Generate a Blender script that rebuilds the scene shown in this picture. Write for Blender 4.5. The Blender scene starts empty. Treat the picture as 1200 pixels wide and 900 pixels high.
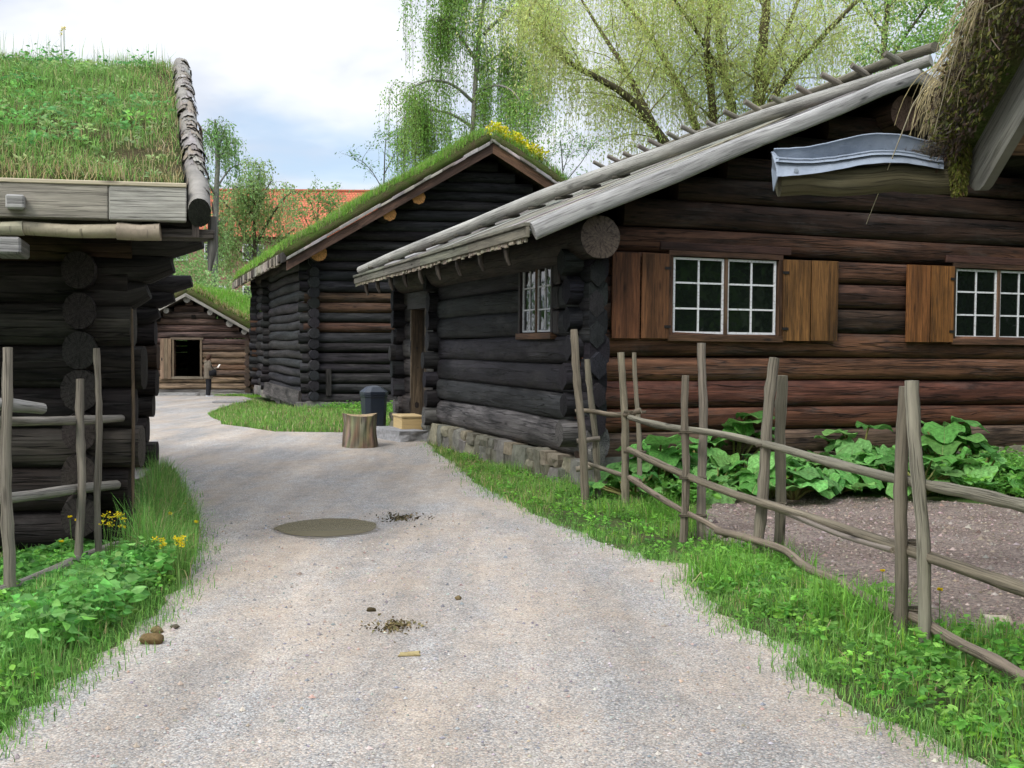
import bpy, bmesh, math, random
import numpy as np
from mathutils import Vector, Matrix
from math import sin, cos, pi, radians, sqrt, atan2, tan

SC = bpy.context.scene
COL = SC.collection
RND = random.Random(11)
NR = np.random.default_rng(7)

# ------------------------------------------------------------------ camera model
F, CAMH = 1250.0, 1.7
PITCH, ROLL = math.atan(41 / 1250), 0.0087
fw = Vector((0, cos(PITCH), -sin(PITCH)))
r0 = Vector((1, 0, 0)); u0 = r0.cross(fw)
rt = r0 * cos(ROLL) + u0 * sin(ROLL)
up = -r0 * sin(ROLL) + u0 * cos(ROLL)
CAM = Vector((0, 0, CAMH))

def sstep(a, b, x):
    t = np.clip((np.asarray(x, float) - a) / (b - a), 0, 1)
    return t * t * (3 - 2 * t)

def gz(x, y):
    """height of the terrain"""
    w = sstep(-5.5, -8.5, x)
    return -0.0125 * np.maximum(0, np.asarray(y, float) - 16) * w

def ray(px, py):
    return fw * F + rt * (px - 600) + up * (450 - py)

def at(px, py, Y):
    d = ray(px, py)
    return CAM + d * (Y / d.y)

def gp(px, py, dz=0.0):
    d = ray(px, py)
    z = 0.0
    for _ in range(12):
        k = (z + dz - CAMH) / d.z
        p = CAM + d * k
        z = float(gz(p.x, p.y))
    return Vector((p.x, p.y, z + dz))

# ------------------------------------------------------------------ materials
class Mat:
    def __init__(s, name):
        s.m = bpy.data.materials.new(name); s.m.use_nodes = True
        s.nt = s.m.node_tree; s.nt.nodes.clear()
        s.out = s.nt.nodes.new('ShaderNodeOutputMaterial')
        s.b = s.nt.nodes.new('ShaderNodeBsdfPrincipled')
        s.nt.links.new(s.b.outputs[0], s.out.inputs[0])
    def n(s, t, **kw):
        nd = s.nt.nodes.new(t)
        for k, v in kw.items(): setattr(nd, k, v)
        return nd
    def l(s, a, b): s.nt.links.new(a, b)
    def put(s, sock, v):
        if hasattr(v, 'links'): s.l(v, sock)
        else: sock.default_value = v
    def uv(s): return s.n('ShaderNodeUVMap').outputs[0]
    def pos(s): return s.n('ShaderNodeNewGeometry').outputs['Position']
    def tint(s): return s.n('ShaderNodeAttribute', attribute_name='tint').outputs['Color']
    def mp(s, vec, sc):
        m = s.n('ShaderNodeMapping'); s.l(vec, m.inputs[0]); m.inputs['Scale'].default_value = sc
        return m.outputs[0]
    def noise(s, vec, scale=1., detail=4., rough=.55, dist=0.):
        t = s.n('ShaderNodeTexNoise'); s.l(vec, t.inputs['Vector'])
        t.inputs['Scale'].default_value = scale; t.inputs['Detail'].default_value = detail
        t.inputs['Roughness'].default_value = rough; t.inputs['Distortion'].default_value = dist
        return t.outputs['Fac']
    def vor(s, vec, scale, feat='F1'):
        t = s.n('ShaderNodeTexVoronoi', feature=feat); s.l(vec, t.inputs['Vector']); t.inputs['Scale'].default_value = scale
        return t
    def ma(s, op, a, b=0.0, c=0.0):
        t = s.n('ShaderNodeMath', operation=op)
        for i, v in enumerate((a, b, c)): s.put(t.inputs[i], v)
        return t.outputs[0]
    def rng(s, v, a, b, c, d):
        t = s.n('ShaderNodeMapRange'); s.put(t.inputs[0], v)
        for i, x in enumerate((a, b, c, d)): t.inputs[i + 1].default_value = x
        return t.outputs[0]
    def ramp(s, v, stops):
        t = s.n('ShaderNodeValToRGB'); s.l(v, t.inputs[0]); e = t.color_ramp.elements
        while len(e) < len(stops): e.new(.5)
        for i, (p, c) in enumerate(stops):
            e[i].position = p; e[i].color = (c[0], c[1], c[2], 1)
        return t.outputs[0]
    def mix(s, f, a, b, mode='MIX'):
        t = s.n('ShaderNodeMix', data_type='RGBA', blend_type=mode)
        s.put(t.inputs[0], f)
        for i, v in ((6, a), (7, b)):
            s.put(t.inputs[i], v if hasattr(v, 'links') else (v[0], v[1], v[2], 1))
        return t.outputs[2]
    def scale(s, colr, f):
        t = s.n('ShaderNodeVectorMath', operation='SCALE'); s.l(colr, t.inputs[0]); s.put(t.inputs[3], f)
        return t.outputs[0]
    def bump(s, h, st=.5, d=.01):
        t = s.n('ShaderNodeBump'); s.l(h, t.inputs['Height']); t.inputs['Strength'].default_value = st
        t.inputs['Distance'].default_value = d; s.l(t.outputs[0], s.b.inputs['Normal'])
    def fin(s, colr=None, rough=.8, spec=.3, metal=0.):
        if colr is not None: s.put(s.b.inputs['Base Color'], colr if hasattr(colr, 'links') else (*colr, 1))
        s.put(s.b.inputs['Roughness'], rough); s.b.inputs['Specular IOR Level'].default_value = spec
        s.put(s.b.inputs['Metallic'], metal)
        return s.m

def wood(name, lo=.38, hi=1.6, rough=.75, crack=.8, knot=True, bd=.006, weather=None, spec=.25, cs=(.8, 20), streak=None, cw=.02):
    m = Mat(name); uv = m.uv(); t = m.tint()
    g = m.noise(m.mp(uv, (2.2, 46, 1)), 1, 6, .65, .6)
    g2 = m.noise(m.mp(uv, (.7, 7, 1)), 1, 4, .6, .4)
    f = m.ma('MULTIPLY', m.rng(g, .25, .75, lo + .1, hi), m.rng(g2, .25, .75, lo + .25, hi - .15))
    c = m.noise(m.mp(uv, (*cs, 1)), 1, 3, .5, .15)
    cr = m.ma('SUBTRACT', 1.0, m.rng(m.ma('ABSOLUTE', m.ma('SUBTRACT', c, .5)), .0, cw, 1, 0))
    f = m.ma('MULTIPLY', f, m.rng(cr, 0, 1, 1 - crack, 1))
    h = m.ma('MULTIPLY', m.ma('ADD', g, g2), m.rng(cr, 0, 1, .25, 1))
    if knot:
        v = m.vor(m.mp(uv, (1.6, 5.5, 1)), 1).outputs['Distance']
        kn = m.rng(v, .04, .15, .28, 1)
        f = m.ma('MULTIPLY', f, kn)
    if streak:
        sk = m.noise(m.mp(uv, (.55, 3.2, 1)), 1, 6, .68, .5)
        f = m.ma('MULTIPLY', f, m.rng(sk, .36, .62, streak[0], streak[1]))
    colr = m.scale(t, f)
    if weather:
        w = m.noise(m.mp(uv, (.9, 3.0, 1)), 1, 5, .7, .5)
        colr = m.mix(m.rng(w, .52, .75, 0, weather[3]), colr, m.scale(m.mix(0., weather[:3], weather[:3]), m.rng(g, .2, .8, .5, 1.4)))
    m.bump(h, .8, bd)
    return m.fin(colr, m.rng(g, .2, .8, rough - .1, min(1, rough + .15)), spec)

M = {}
M['log'] = wood('tarred_log_wood', bd=.014, weather=(.15, .14, .13, .28), rough=.66, spec=.22, streak=(.26, 1.32), cs=(.45, 11), cw=.022)
M['grey'] = wood('weathered_grey_wood', .55, 1.35, .85, .55, bd=.006, cs=(.5, 32), streak=(.6, 1.12))
M['pole'] = wood('fence_pole_wood', .6, 1.3, .85, .5, bd=.007, cs=(.5, 38), streak=(.65, 1.15), weather=(.20, .19, .13, .4))
M['board'] = wood('brown_board_wood', .3, 1.75, .6, .6, bd=.005, cs=(.6, 30), streak=(.45, 1.25), weather=(.025, .016, .012, .6))
M['clean'] = wood('fresh_pale_wood', .85, 1.12, .6, .25, bd=.001)

def endgrain():
    m = Mat('log_end_grain'); uv = m.uv(); t = m.tint()
    ln = m.n('ShaderNodeVectorMath', operation='LENGTH'); m.l(uv, ln.inputs[0])
    r = m.ma('ADD', ln.outputs['Value'], m.ma('MULTIPLY', m.noise(uv, 9, 3), .05))
    ring = m.ma('SINE', m.ma('MULTIPLY', r, 420))
    n = m.noise(uv, 30, 5)
    sep = m.n('ShaderNodeSeparateXYZ'); m.l(uv, sep.inputs[0])
    ang = m.ma('ARCTAN2', sep.outputs[1], sep.outputs[0])
    cmb = m.n('ShaderNodeCombineXYZ'); m.l(m.ma('MULTIPLY', ang, 2.2), cmb.inputs[0]); m.l(m.ma('MULTIPLY', r, 2), cmb.inputs[1])
    ck = m.rng(m.ma('ABSOLUTE', m.ma('SUBTRACT', m.noise(cmb.outputs[0], 1.6, 3), .5)), 0, .03, .3, 1)
    f = m.ma('MULTIPLY', m.ma('MULTIPLY', m.rng(ring, -1, 1, .8, 1.15), m.rng(n, .25, .75, .6, 1.4)), ck)
    m.bump(f, .6, .006)
    return m.fin(m.scale(t, f), .85, .2)
M['end'] = endgrain()

def leafmat(name, trans=.42, rough=.55, spec=.3):
    m = Mat(name); t = m.tint()
    n = m.noise(m.pos(), 14, 3)
    c = m.scale(t, m.rng(n, .3, .7, .75, 1.25))
    m.fin(c, rough, spec)
    tr = m.n('ShaderNodeBsdfTranslucent'); m.l(m.mix(.5, c, m.scale(c, 1.8)), tr.inputs[0])
    mx = m.n('ShaderNodeMixShader'); mx.inputs[0].default_value = trans
    m.l(m.b.outputs[0], mx.inputs[1]); m.l(tr.outputs[0], mx.inputs[2]); m.l(mx.outputs[0], m.out.inputs[0])
    return m.m
M['leaf'] = leafmat('foliage_leaf')
M['tree_leaf'] = leafmat('tree_leaf', .55)
M['blade'] = leafmat('grass_blade', .3, .6, .2)
M['petal'] = leafmat('yellow_petal', .2, .6, .1)

def rhub():
    m = Mat('rhubarb_leaf'); t = m.tint(); uv = m.uv()
    sep = m.n('ShaderNodeSeparateXYZ'); m.l(uv, sep.inputs[0])
    ang = m.ma('ARCTAN2', sep.outputs[0], m.ma('ADD', sep.outputs[1], .02))
    ve = m.rng(m.ma('ABSOLUTE', m.ma('SINE', m.ma('MULTIPLY', ang, 4.0))), 0, .12, 1, 0)
    n = m.noise(m.mp(uv, (1, 1, 1)), 9, 4)
    c = m.scale(t, m.rng(n, .25, .75, .45, 1.5))
    c = m.mix(m.ma('MULTIPLY', ve, .8), c, (.30, .38, .14))
    m.bump(m.ma('SUBTRACT', n, m.ma('MULTIPLY', ve, .35)), .8, .03)
    m.fin(c, .6, .1)
    tr = m.n('ShaderNodeBsdfTranslucent'); m.l(m.scale(c, 1.4), tr.inputs[0])
    mx = m.n('ShaderNodeMixShader'); mx.inputs[0].default_value = .25
    m.l(m.b.outputs[0], mx.inputs[1]); m.l(tr.outputs[0], mx.inputs[2]); m.l(mx.outputs[0], m.out.inputs[0])
    return m.m
M['rhubarb'] = rhub()

def simple(name, colr, rough=.7, spec=.3, var=.3, sc=12, metal=0., bd=.003, bs=.4):
    m = Mat(name); n = m.noise(m.pos(), sc, 6, .65)
    c = m.mix(n, tuple(x * (1 - var) for x in colr), tuple(x * (1 + var) for x in colr))
    if bs: m.bump(n, bs, bd)
    return m.fin(c, rough, spec, metal)

def tinted(name, rough=.85, spec=.2, var=.4, sc=12, bd=.02, bs=.6):
    m = Mat(name); p = m.pos(); n = m.noise(p, sc, 7, .68); n2 = m.noise(p, sc * .22, 4)
    m.bump(m.ma('ADD', n, n2), bs, bd)
    return m.fin(m.scale(m.tint(), m.ma('MULTIPLY', m.rng(n, .25, .75, 1 - var, 1 + var), m.rng(n2, .25, .75, 1 - var * .6, 1 + var * .6))), rough, spec)
M['stone'] = tinted('field_stone', .9, .2, .4, 14, .02)
M['tinted'] = tinted('matte_tinted', .85, .2, .25, 20, .004, .3)
M['dung'] = tinted('dung', .95, .1, .4, 60, .006)
M['bark'] = tinted('tree_bark', .95, .1, .45, 9, .03)

def gravel():
    m = Mat('gravel'); p = m.pos()
    big = m.noise(m.mp(p, (1.0, .45, 1)), .9, 4, .6, .5)
    big2 = m.noise(m.mp(p, (1.3, .5, 1)), 2.3, 5, .6)
    fm = m.rng(m.ma('ADD', m.ma('MULTIPLY', big, .65), m.ma('MULTIPLY', big2, .35)), .41, .59, 0, 1)
    base = m.mix(fm, (.415, .402, .378), (.47, .40, .322))
    v1 = m.vor(m.mp(p, (1, 1, 1)), 92); v2 = m.vor(m.mp(p, (1, 1, 1)), 165)
    sp1 = m.n('ShaderNodeSeparateColor'); m.l(v1.outputs['Color'], sp1.inputs[0])
    sp2 = m.n('ShaderNodeSeparateColor'); m.l(v2.outputs['Color'], sp2.inputs[0])
    f1 = m.rng(sp1.outputs[0], 0, 1, .66, 1.30); f2 = m.rng(sp2.outputs[0], 0, 1, .72, 1.26)
    amp = m.rng(fm, 0, 1, .95, .4)
    f = m.ma('ADD', 1.0, m.ma('MULTIPLY', m.ma('SUBTRACT', m.ma('MULTIPLY', f1, f2), 1.0), amp))
    edge = m.rng(v1.outputs['Distance'], .35, .75, 1, .72)
    fine = m.noise(p, 260, 3)
    f = m.ma('MULTIPLY', m.ma('MULTIPLY', f, edge), m.rng(fine, .3, .7, .85, 1.15))
    tr = m.noise(m.mp(p, (1.6, .22, 1)), 1.0, 4, .6, .3)
    f = m.ma('MULTIPLY', f, m.rng(tr, .3, .7, .74, 1.16))
    ck = m.noise(p, 5, 6, .7)
    f = m.ma('MULTIPLY', f, m.rng(ck, .35, .65, .88, 1.09))
    hue = m.mix(m.rng(sp1.outputs[1], .6, 1, 0, .55), base, (.44, .33, .26))
    hue = m.mix(m.rng(sp1.outputs[2], .72, 1, 0, .7), hue, (.23, .245, .27))
    h = m.ma('ADD', m.ma('MULTIPLY', m.rng(v1.outputs['Distance'], 0, .7, 1, 0), .7), m.ma('MULTIPLY', fine, .5))
    m.bump(m.ma('MULTIPLY', h, amp), .55, .012)
    return m.fin(m.scale(hue, f), .95, .15)
M['gravel'] = gravel()

def soil():
    m = Mat('garden_soil'); p = m.pos()
    a = m.noise(p, 1.3, 4); b = m.noise(p, 22, 8, .72); v = m.vor(p, 60)
    s = m.n('ShaderNodeSeparateColor'); m.l(v.outputs['Color'], s.inputs[0])
    c = m.mix(m.rng(a, .35, .65, 0, 1), (.20, .155, .13), (.30, .245, .212))
    c = m.scale(c, m.ma('MULTIPLY', m.rng(b, .3, .7, .5, 1.5), m.rng(s.outputs[0], 0, 1, .7, 1.3)))
    c = m.mix(m.rng(s.outputs[1], .86, .9, 0, .75), c, (.40, .31, .25))
    m.bump(m.ma('ADD', b, m.ma('MULTIPLY', s.outputs[0], .2)), 1, .05)
    return m.fin(c, .97, .1)
M['soil'] = soil()

def earth():
    m = Mat('grassy_earth'); p = m.pos()
    a = m.noise(p, 2.2, 6, .6); b = m.noise(p, 40, 6, .7)
    c = m.mix(m.rng(a, .35, .6, 0, 1), (.10, .095, .05), (.06, .12, .025))
    c = m.scale(c, m.rng(b, .3, .7, .5, 1.5))
    m.bump(b, 1, .03)
    return m.fin(c, .97, .1)
M['earth'] = earth()

def thatch():
    m = Mat('turf_soil'); p = m.pos()
    a = m.noise(p, 3, 6, .65); b = m.noise(p, 45, 6, .7)
    c = m.mix(m.rng(a, .38, .62, 0, 1), (.10, .085, .045), (.07, .11, .025))
    c = m.scale(c, m.rng(b, .3, .7, .45, 1.5)); m.bump(b, 1, .04)
    return m.fin(c, .97, .05)
M['turf'] = thatch()

def bark_birch():
    m = Mat('birch_bark'); uv = m.uv(); t = m.tint()
    a = m.noise(m.mp(uv, (26, 3.5, 1)), 1, 5, .65); b = m.noise(m.mp(uv, (4, 4, 1)), 1, 5, .6)
    d = m.rng(a, .58, .68, 1, .5)
    f = m.ma('MULTIPLY', m.rng(b, .3, .7, .6, 1.25), d)
    m.bump(m.ma('ADD', a, b), .6, .008)
    return m.fin(m.scale(t, f), .75, .25)
M['birch'] = bark_birch()

def tiles():
    m = Mat('red_clay_tiles'); uv = m.uv()
    b = m.n('ShaderNodeTexBrick'); m.l(uv, b.inputs[0]); b.inputs['Scale'].default_value = 1
    b.inputs['Brick Width'].default_value = .30; b.inputs['Row Height'].default_value = .38; b.inputs['Mortar Size'].default_value = .035
    b.inputs['Color1'].default_value = (.44, .125, .062, 1); b.inputs['Color2'].default_value = (.52, .17, .09, 1); b.inputs['Mortar'].default_value = (.27, .075, .04, 1)
    m.bump(b.outputs['Fac'], .5, -.03)
    n = m.noise(uv, .5, 5)
    return m.fin(m.scale(b.outputs['Color'], m.rng(n, .3, .7, .8, 1.2)), .8, .2)
M['tiles'] = tiles()

def glass():
    m = Mat('window_glass')
    n = m.noise(m.pos(), 2.2, 2)
    m.bump(n, .25, .03)
    m.b.inputs['IOR'].default_value = 1.5
    return m.fin((.008, .011, .009), .03, 1.0)
M['glass'] = glass()

def paint():
    m = Mat('flaking_white_paint'); n = m.noise(m.pos(), 40, 6, .7)
    c = m.mix(m.rng(n, .53, .64, 0, .85), (.72, .73, .74), (.30, .27, .24))
    m.bump(n, .3, .002)
    return m.fin(c, .55, .3)
M['white'] = paint()

def sheet():
    m = Mat('zinc_sheet'); p = m.pos()
    a = m.noise(p, 5, 6, .65); b = m.noise(p, 40, 4)
    c = m.mix(m.rng(a, .35, .65, 0, 1), (.20, .235, .285), (.34, .385, .45))
    c = m.mix(m.rng(b, .66, .72, 0, .7), c, (.12, .11, .10))
    m.bump(a, .5, .02)
    return m.fin(c, m.rng(a, .3, .7, .5, .75), .3, .5)
M['zinc'] = sheet()

def water():
    m = Mat('puddle_water'); n = m.noise(m.pos(), 5, 2); m.bump(n, .03, .004)
    m.b.inputs['IOR'].default_value = 1.33
    return m.fin((.235, .205, .135), .0, .5)
M['water'] = water()
M['dark'] = simple('dark_interior', (.012, .010, .009), .9, .05)
M['iron'] = simple('black_iron', (.03, .028, .027), .6, .4, metal=.6)
M['wet'] = simple('wet_gravel', (.20, .175, .14), .8, .35, .35, 70, 0, .008, .6)
M['bin'] = simple('blue_black_plastic', (.017, .024, .036), .42, .45, .25, 8, 0, .001, .15)
M['brick'] = simple('pale_brick_wall', (.30, .17, .13), .9, .1, .25, 3)

def setm(ob, *names):
    for n in names: ob.data.materials.append(M[n])

# ------------------------------------------------------------------ object helpers
BASE = {}
def root(name, label, cat, loc, group=None):
    o = bpy.data.objects.new(name, None); COL.objects.link(o)
    o.location = loc; o.empty_display_size = .2; BASE[o.name] = Vector(loc)
    o['label'] = label; o['category'] = cat
    if group: o['group'] = group
    return o

def tag(o, label=None, cat=None, group=None, kind=None):
    if label: o['label'] = label
    if cat: o['category'] = cat
    if group: o['group'] = group
    if kind: o['kind'] = kind
    return o

class MB:
    """collects shapes with UVs, per-vertex tint and material index; builds ONE mesh object"""
    def __init__(s): s.v = []; s.f = []; s.uv = []; s.t = []; s.mi = []; s.sm = []
    def add(s, verts, faces, uvs, tint, mi=0, smooth=False):
        o = len(s.v)
        s.v += [tuple(p) for p in verts]
        if isinstance(tint[0], (int, float)): s.t += [tuple(tint)] * len(verts)
        else: s.t += [tuple(c) for c in tint]
        for k, f in enumerate(faces):
            s.f.append([o + i for i in f]); s.uv.append(uvs[k]); s.mi.append(mi); s.sm.append(smooth)
    def tube(s, pts, rad, tint, K=10, ex=2.0, asp=1.0, updir=None, cap=True, capmi=None, captint=None, mi=0, smooth=True, wob=0., rnd=RND):
        pts = [Vector(p) for p in pts]; n = len(pts)
        if not hasattr(rad, '__len__'): rad = [rad] * n
        uo, vo = rnd.uniform(0, 50), rnd.uniform(0, 50)
        V = []; UV = []; acc = 0; prev = None
        for i, p in enumerate(pts):
            t = (pts[min(i + 1, n - 1)] - pts[max(i - 1, 0)]).normalized()
            if updir is not None: b = Vector(updir) - t * t.dot(Vector(updir))
            elif prev is None: b = (Vector((0, 0, 1)) if abs(t.z) < .9 else Vector((0, 1, 0))); b = b - t * t.dot(b)
            else: b = prev - t * t.dot(prev)
            b.normalize(); prev = b; a = t.cross(b)
            if i: acc += (p - pts[i - 1]).length
            for k in range(K):
                th = 2 * pi * (k + .5) / K; c, q = cos(th), sin(th)
                sc = (abs(c) ** ex + abs(q) ** ex) ** (-1 / ex)
                r = rad[i] * (1 + (rnd.uniform(-wob, wob) if wob else 0))
                V.append(p + a * (c * sc * r * asp) + b * (q * sc * r)); UV.append((acc, th * rad[0]))
        Fc = []; FU = []
        per = 2 * pi * rad[0]
        for i in range(n - 1):
            for k in range(K):
                k2 = (k + 1) % K
                Fc.append([i * K + k, i * K + k2, (i + 1) * K + k2, (i + 1) * K + k])
                u1, u2 = UV[i * K][0] + uo, UV[(i + 1) * K][0] + uo
                v1 = k / K * per + vo; v2 = (k + 1) / K * per + vo
                FU.append([(u1, v1), (u1, v2), (u2, v2), (u2, v1)])
        s.add(V, Fc, FU, tint, mi, smooth)
        if cap:
            for e, i in ((0, 0), (1, n - 1)):
                ring = V[i * K:(i + 1) * K]; c = sum(ring, Vector()) / K
                t = (pts[1] - pts[0]) if e == 0 else (pts[-2] - pts[-1])
                t.normalize()
                c = c - t * rad[i] * .06
                vv = list(ring) + [c]
                ff = [[k, (k + 1) % K, K] if e else [(k + 1) % K, k, K] for k in range(K)]
                x = rad[i]
                cs = [(cos(2 * pi * (k + .5) / K) * x, sin(2 * pi * (k + .5) / K) * x) for k in range(K)]
                fu = [[cs[f[0]], cs[f[1]], (0, 0)] for f in ff]
                s.add(vv, ff, fu, captint or tint, mi if capmi is None else capmi, False)
    def box(s, o, ex, ey, ez, tint, mi=0, bev=0.0):
        """o = corner, ex/ey/ez = edge vectors"""
        o, ex, ey, ez = Vector(o), Vector(ex), Vector(ey), Vector(ez)
        uo, vo = RND.uniform(0, 50), RND.uniform(0, 50)
        L = [ex.length, ey.length, ez.length]
        V = [o + ex * i + ey * j + ez * k for k in (0, 1) for j in (0, 1) for i in (0, 1)]
        Q = [([0, 2, 3, 1], 1, 0), ([4, 5, 7, 6], 0, 1), ([0, 1, 5, 4], 0, 2), ([2, 6, 7, 3], 2, 0), ([0, 4, 6, 2], 2, 1), ([1, 3, 7, 5], 1, 2)]
        Fc = []; FU = []
        for f, a, b in Q:
            Fc.append(f)
            pts = [(0, 0), (L[a], 0), (L[a], L[b]), (0, L[b])]
            if L[b] > L[a]: pts = [(y, x) for x, y in pts]
            FU.append([(x + uo, y + vo) for x, y in pts])
        s.add(V, Fc, FU, tint, mi)
    def build(s, name, mats, parent=None, base=None, bevel=0.):
        if parent is not None: b = BASE[parent.name]
        else: b = Vector(base or (0, 0, 0))
        me = bpy.data.meshes.new(name)
        va = np.array(s.v, float) - np.array(b)
        me.from_pydata(va.tolist(), [], s.f)
        me.polygons.foreach_set('material_index', s.mi)
        me.polygons.foreach_set('use_smooth', s.sm)
        ul = me.uv_layers.new(name='UVMap')
        ul.data.foreach_set('uv', np.array([c for f in s.uv for c in f], float).ravel())
        ca = me.color_attributes.new('tint', 'FLOAT_COLOR', 'POINT')
        ca.data.foreach_set('color', np.concatenate([np.array(s.t, float), np.ones((len(s.t), 1))], 1).ravel())
        if bevel:
            bm = bmesh.new(); bm.from_mesh(me)
            bmesh.ops.bevel(bm, geom=bm.edges[:], offset=bevel, segments=1, affect='EDGES', clamp_overlap=True)
            bm.to_mesh(me); bm.free()
        o = bpy.data.objects.new(name, me); COL.objects.link(o)
        if parent is not None: o.parent = parent
        else: o.location = b
        BASE[o.name] = b
        for m in mats: me.materials.append(M[m])
        me.update()
        return o

def quadmesh(name, Q, T, mat, parent=None, base=None, smooth=False):
    """Q (n,4,3) quads; T (n,3) or (n,4,3) tints"""
    Q = np.asarray(Q, float)
    b = BASE[parent.name] if parent is not None else Vector(base or (0, 0, 0))
    n = len(Q); me = bpy.data.meshes.new(name)
    me.vertices.add(4 * n); me.loops.add(4 * n); me.polygons.add(n)
    me.vertices.foreach_set('co', (Q.reshape(-1, 3) - np.array(b)).ravel())
    me.loops.foreach_set('vertex_index', np.arange(4 * n, dtype=np.int32))
    me.polygons.foreach_set('loop_start', np.arange(0, 4 * n, 4, dtype=np.int32))
    if T.ndim == 2: T = np.repeat(T[:, None, :], 4, 1)
    ca = me.color_attributes.new('tint', 'FLOAT_COLOR', 'POINT')
    ca.data.foreach_set('color', np.concatenate([T.reshape(-1, 3), np.ones((4 * n, 1))], 1).ravel())
    me.update(calc_edges=True); me.validate()
    o = bpy.data.objects.new(name, me); COL.objects.link(o)
    if parent is not None: o.parent = parent
    else: o.location = b
    BASE[o.name] = b
    me.materials.append(M[mat])
    return o

def jit(c, v=.15, rnd=RND):
    k = 1 + rnd.uniform(-v, v)
    return tuple(max(0, x * k * (1 + rnd.uniform(-v * .3, v * .3))) for x in c)

def inpoly(P, poly):
    x, y = P[:, 0], P[:, 1]; r = np.zeros(len(P), bool); n = len(poly)
    for i in range(n):
        x1, y1 = poly[i][:2]; x2, y2 = poly[(i + 1) % n][:2]
        if y1 == y2: continue
        c = ((y1 > y) != (y2 > y)) & (x < (x2 - x1) * (y - y1) / (y2 - y1) + x1)
        r ^= c
    return r

def scatter(poly, n, rng=NR):
    p = np.array([q[:2] for q in poly]); lo, hi = p.min(0), p.max(0)
    out = []
    tot = 0
    while tot < n:
        c = rng.uniform(lo, hi, (n * 2, 2)); c = c[inpoly(c, poly)]
        out.append(c); tot += len(c)
        if len(out) > 60: break
    return np.concatenate(out)[:n]

def pnoise(x, y, s=1., seed=0.):
    return (np.sin(x * 1.7 * s + seed + 1.3 * np.sin(y * 1.1 * s + seed * 2)) + np.sin(y * 2.3 * s + seed * .7 + 1.7 * np.sin(x * .9 * s)) +
            .6 * np.sin((x + y) * 4.1 * s + seed) + .6 * np.sin((x - y * 1.3) * 5.3 * s + seed * 3)) / 3.2

def blades(P, H, W, T, rng=NR, lean=.45, nrm=None):
    """grass blades: P (n,3) foot points, H heights, W widths, T (n,3) tints -> quads, tints"""
    n = len(P); a = rng.uniform(0, 2 * pi, n)
    side = np.stack([np.cos(a), np.sin(a), np.zeros(n)], 1)
    b = a + pi / 2 + rng.normal(0, .6, n)
    dirv = np.stack([np.cos(b), np.sin(b), np.zeros(n)], 1)
    ln = np.abs(rng.normal(0, lean, n)) * H
    m1 = P + dirv * (ln * .25)[:, None] + np.array([0, 0, 1]) * (H * .55)[:, None]
    m2 = P + dirv * ln[:, None] + np.array([0, 0, 1]) * (H * np.clip(1 - .35 * (ln / H) ** 2, .3, 1))[:, None]
    w = (side * (W / 2)[:, None])
    q1 = np.stack([P - w, P + w, m1 + w * .75, m1 - w * .75], 1)
    q2 = np.stack([m1 - w * .75, m1 + w * .75, m2 + w * .12, m2 - w * .12], 1)
    return np.concatenate([q1, q2]), np.concatenate([T, T])

def leaves(P, D, L, W, T, rng=NR, fold=True):
    """leaves at P pointing along D (n,3)"""
    n = len(P); D = D / np.linalg.norm(D, axis=1, keepdims=True)
    r = rng.normal(0, 1, (n, 3)); S = np.cross(D, r); S /= np.linalg.norm(S, axis=1, keepdims=True) + 1e-9
    N = np.cross(S, D)
    tip = P + D * L[:, None]; mid = P + D * (L * .45)[:, None]
    if not fold:
        q = np.stack([P, mid + S * (W / 2)[:, None], tip, mid - S * (W / 2)[:, None]], 1)
        return q, T
    upv = N * (W * .20)[:, None]; w = (W / 2)[:, None]
    a = P + D * (L * .30)[:, None] + upv; b = P + D * (L * .66)[:, None] + upv * .7
    q1 = np.stack([P, a + S * w, b + S * w * .72, tip], 1)
    q2 = np.stack([P, tip, b - S * w * .72, a - S * w], 1)
    return np.concatenate([q1, q2]), np.concatenate([T, T])

def tints(n, cols, v=.25, rng=NR, wts=None):
    c = np.array(cols); i = rng.choice(len(c), n, p=wts)
    return c[i] * (1 + rng.uniform(-v, v, (n, 1))) * (1 + rng.uniform(-.1, .1, (n, 3)))

GREEN = [(.18, .37, .08), (.23, .43, .095), (.14, .30, .06), (.28, .46, .13)]
STRAW = [(.44, .36, .19), (.54, .45, .26), (.33, .27, .13)]

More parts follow.
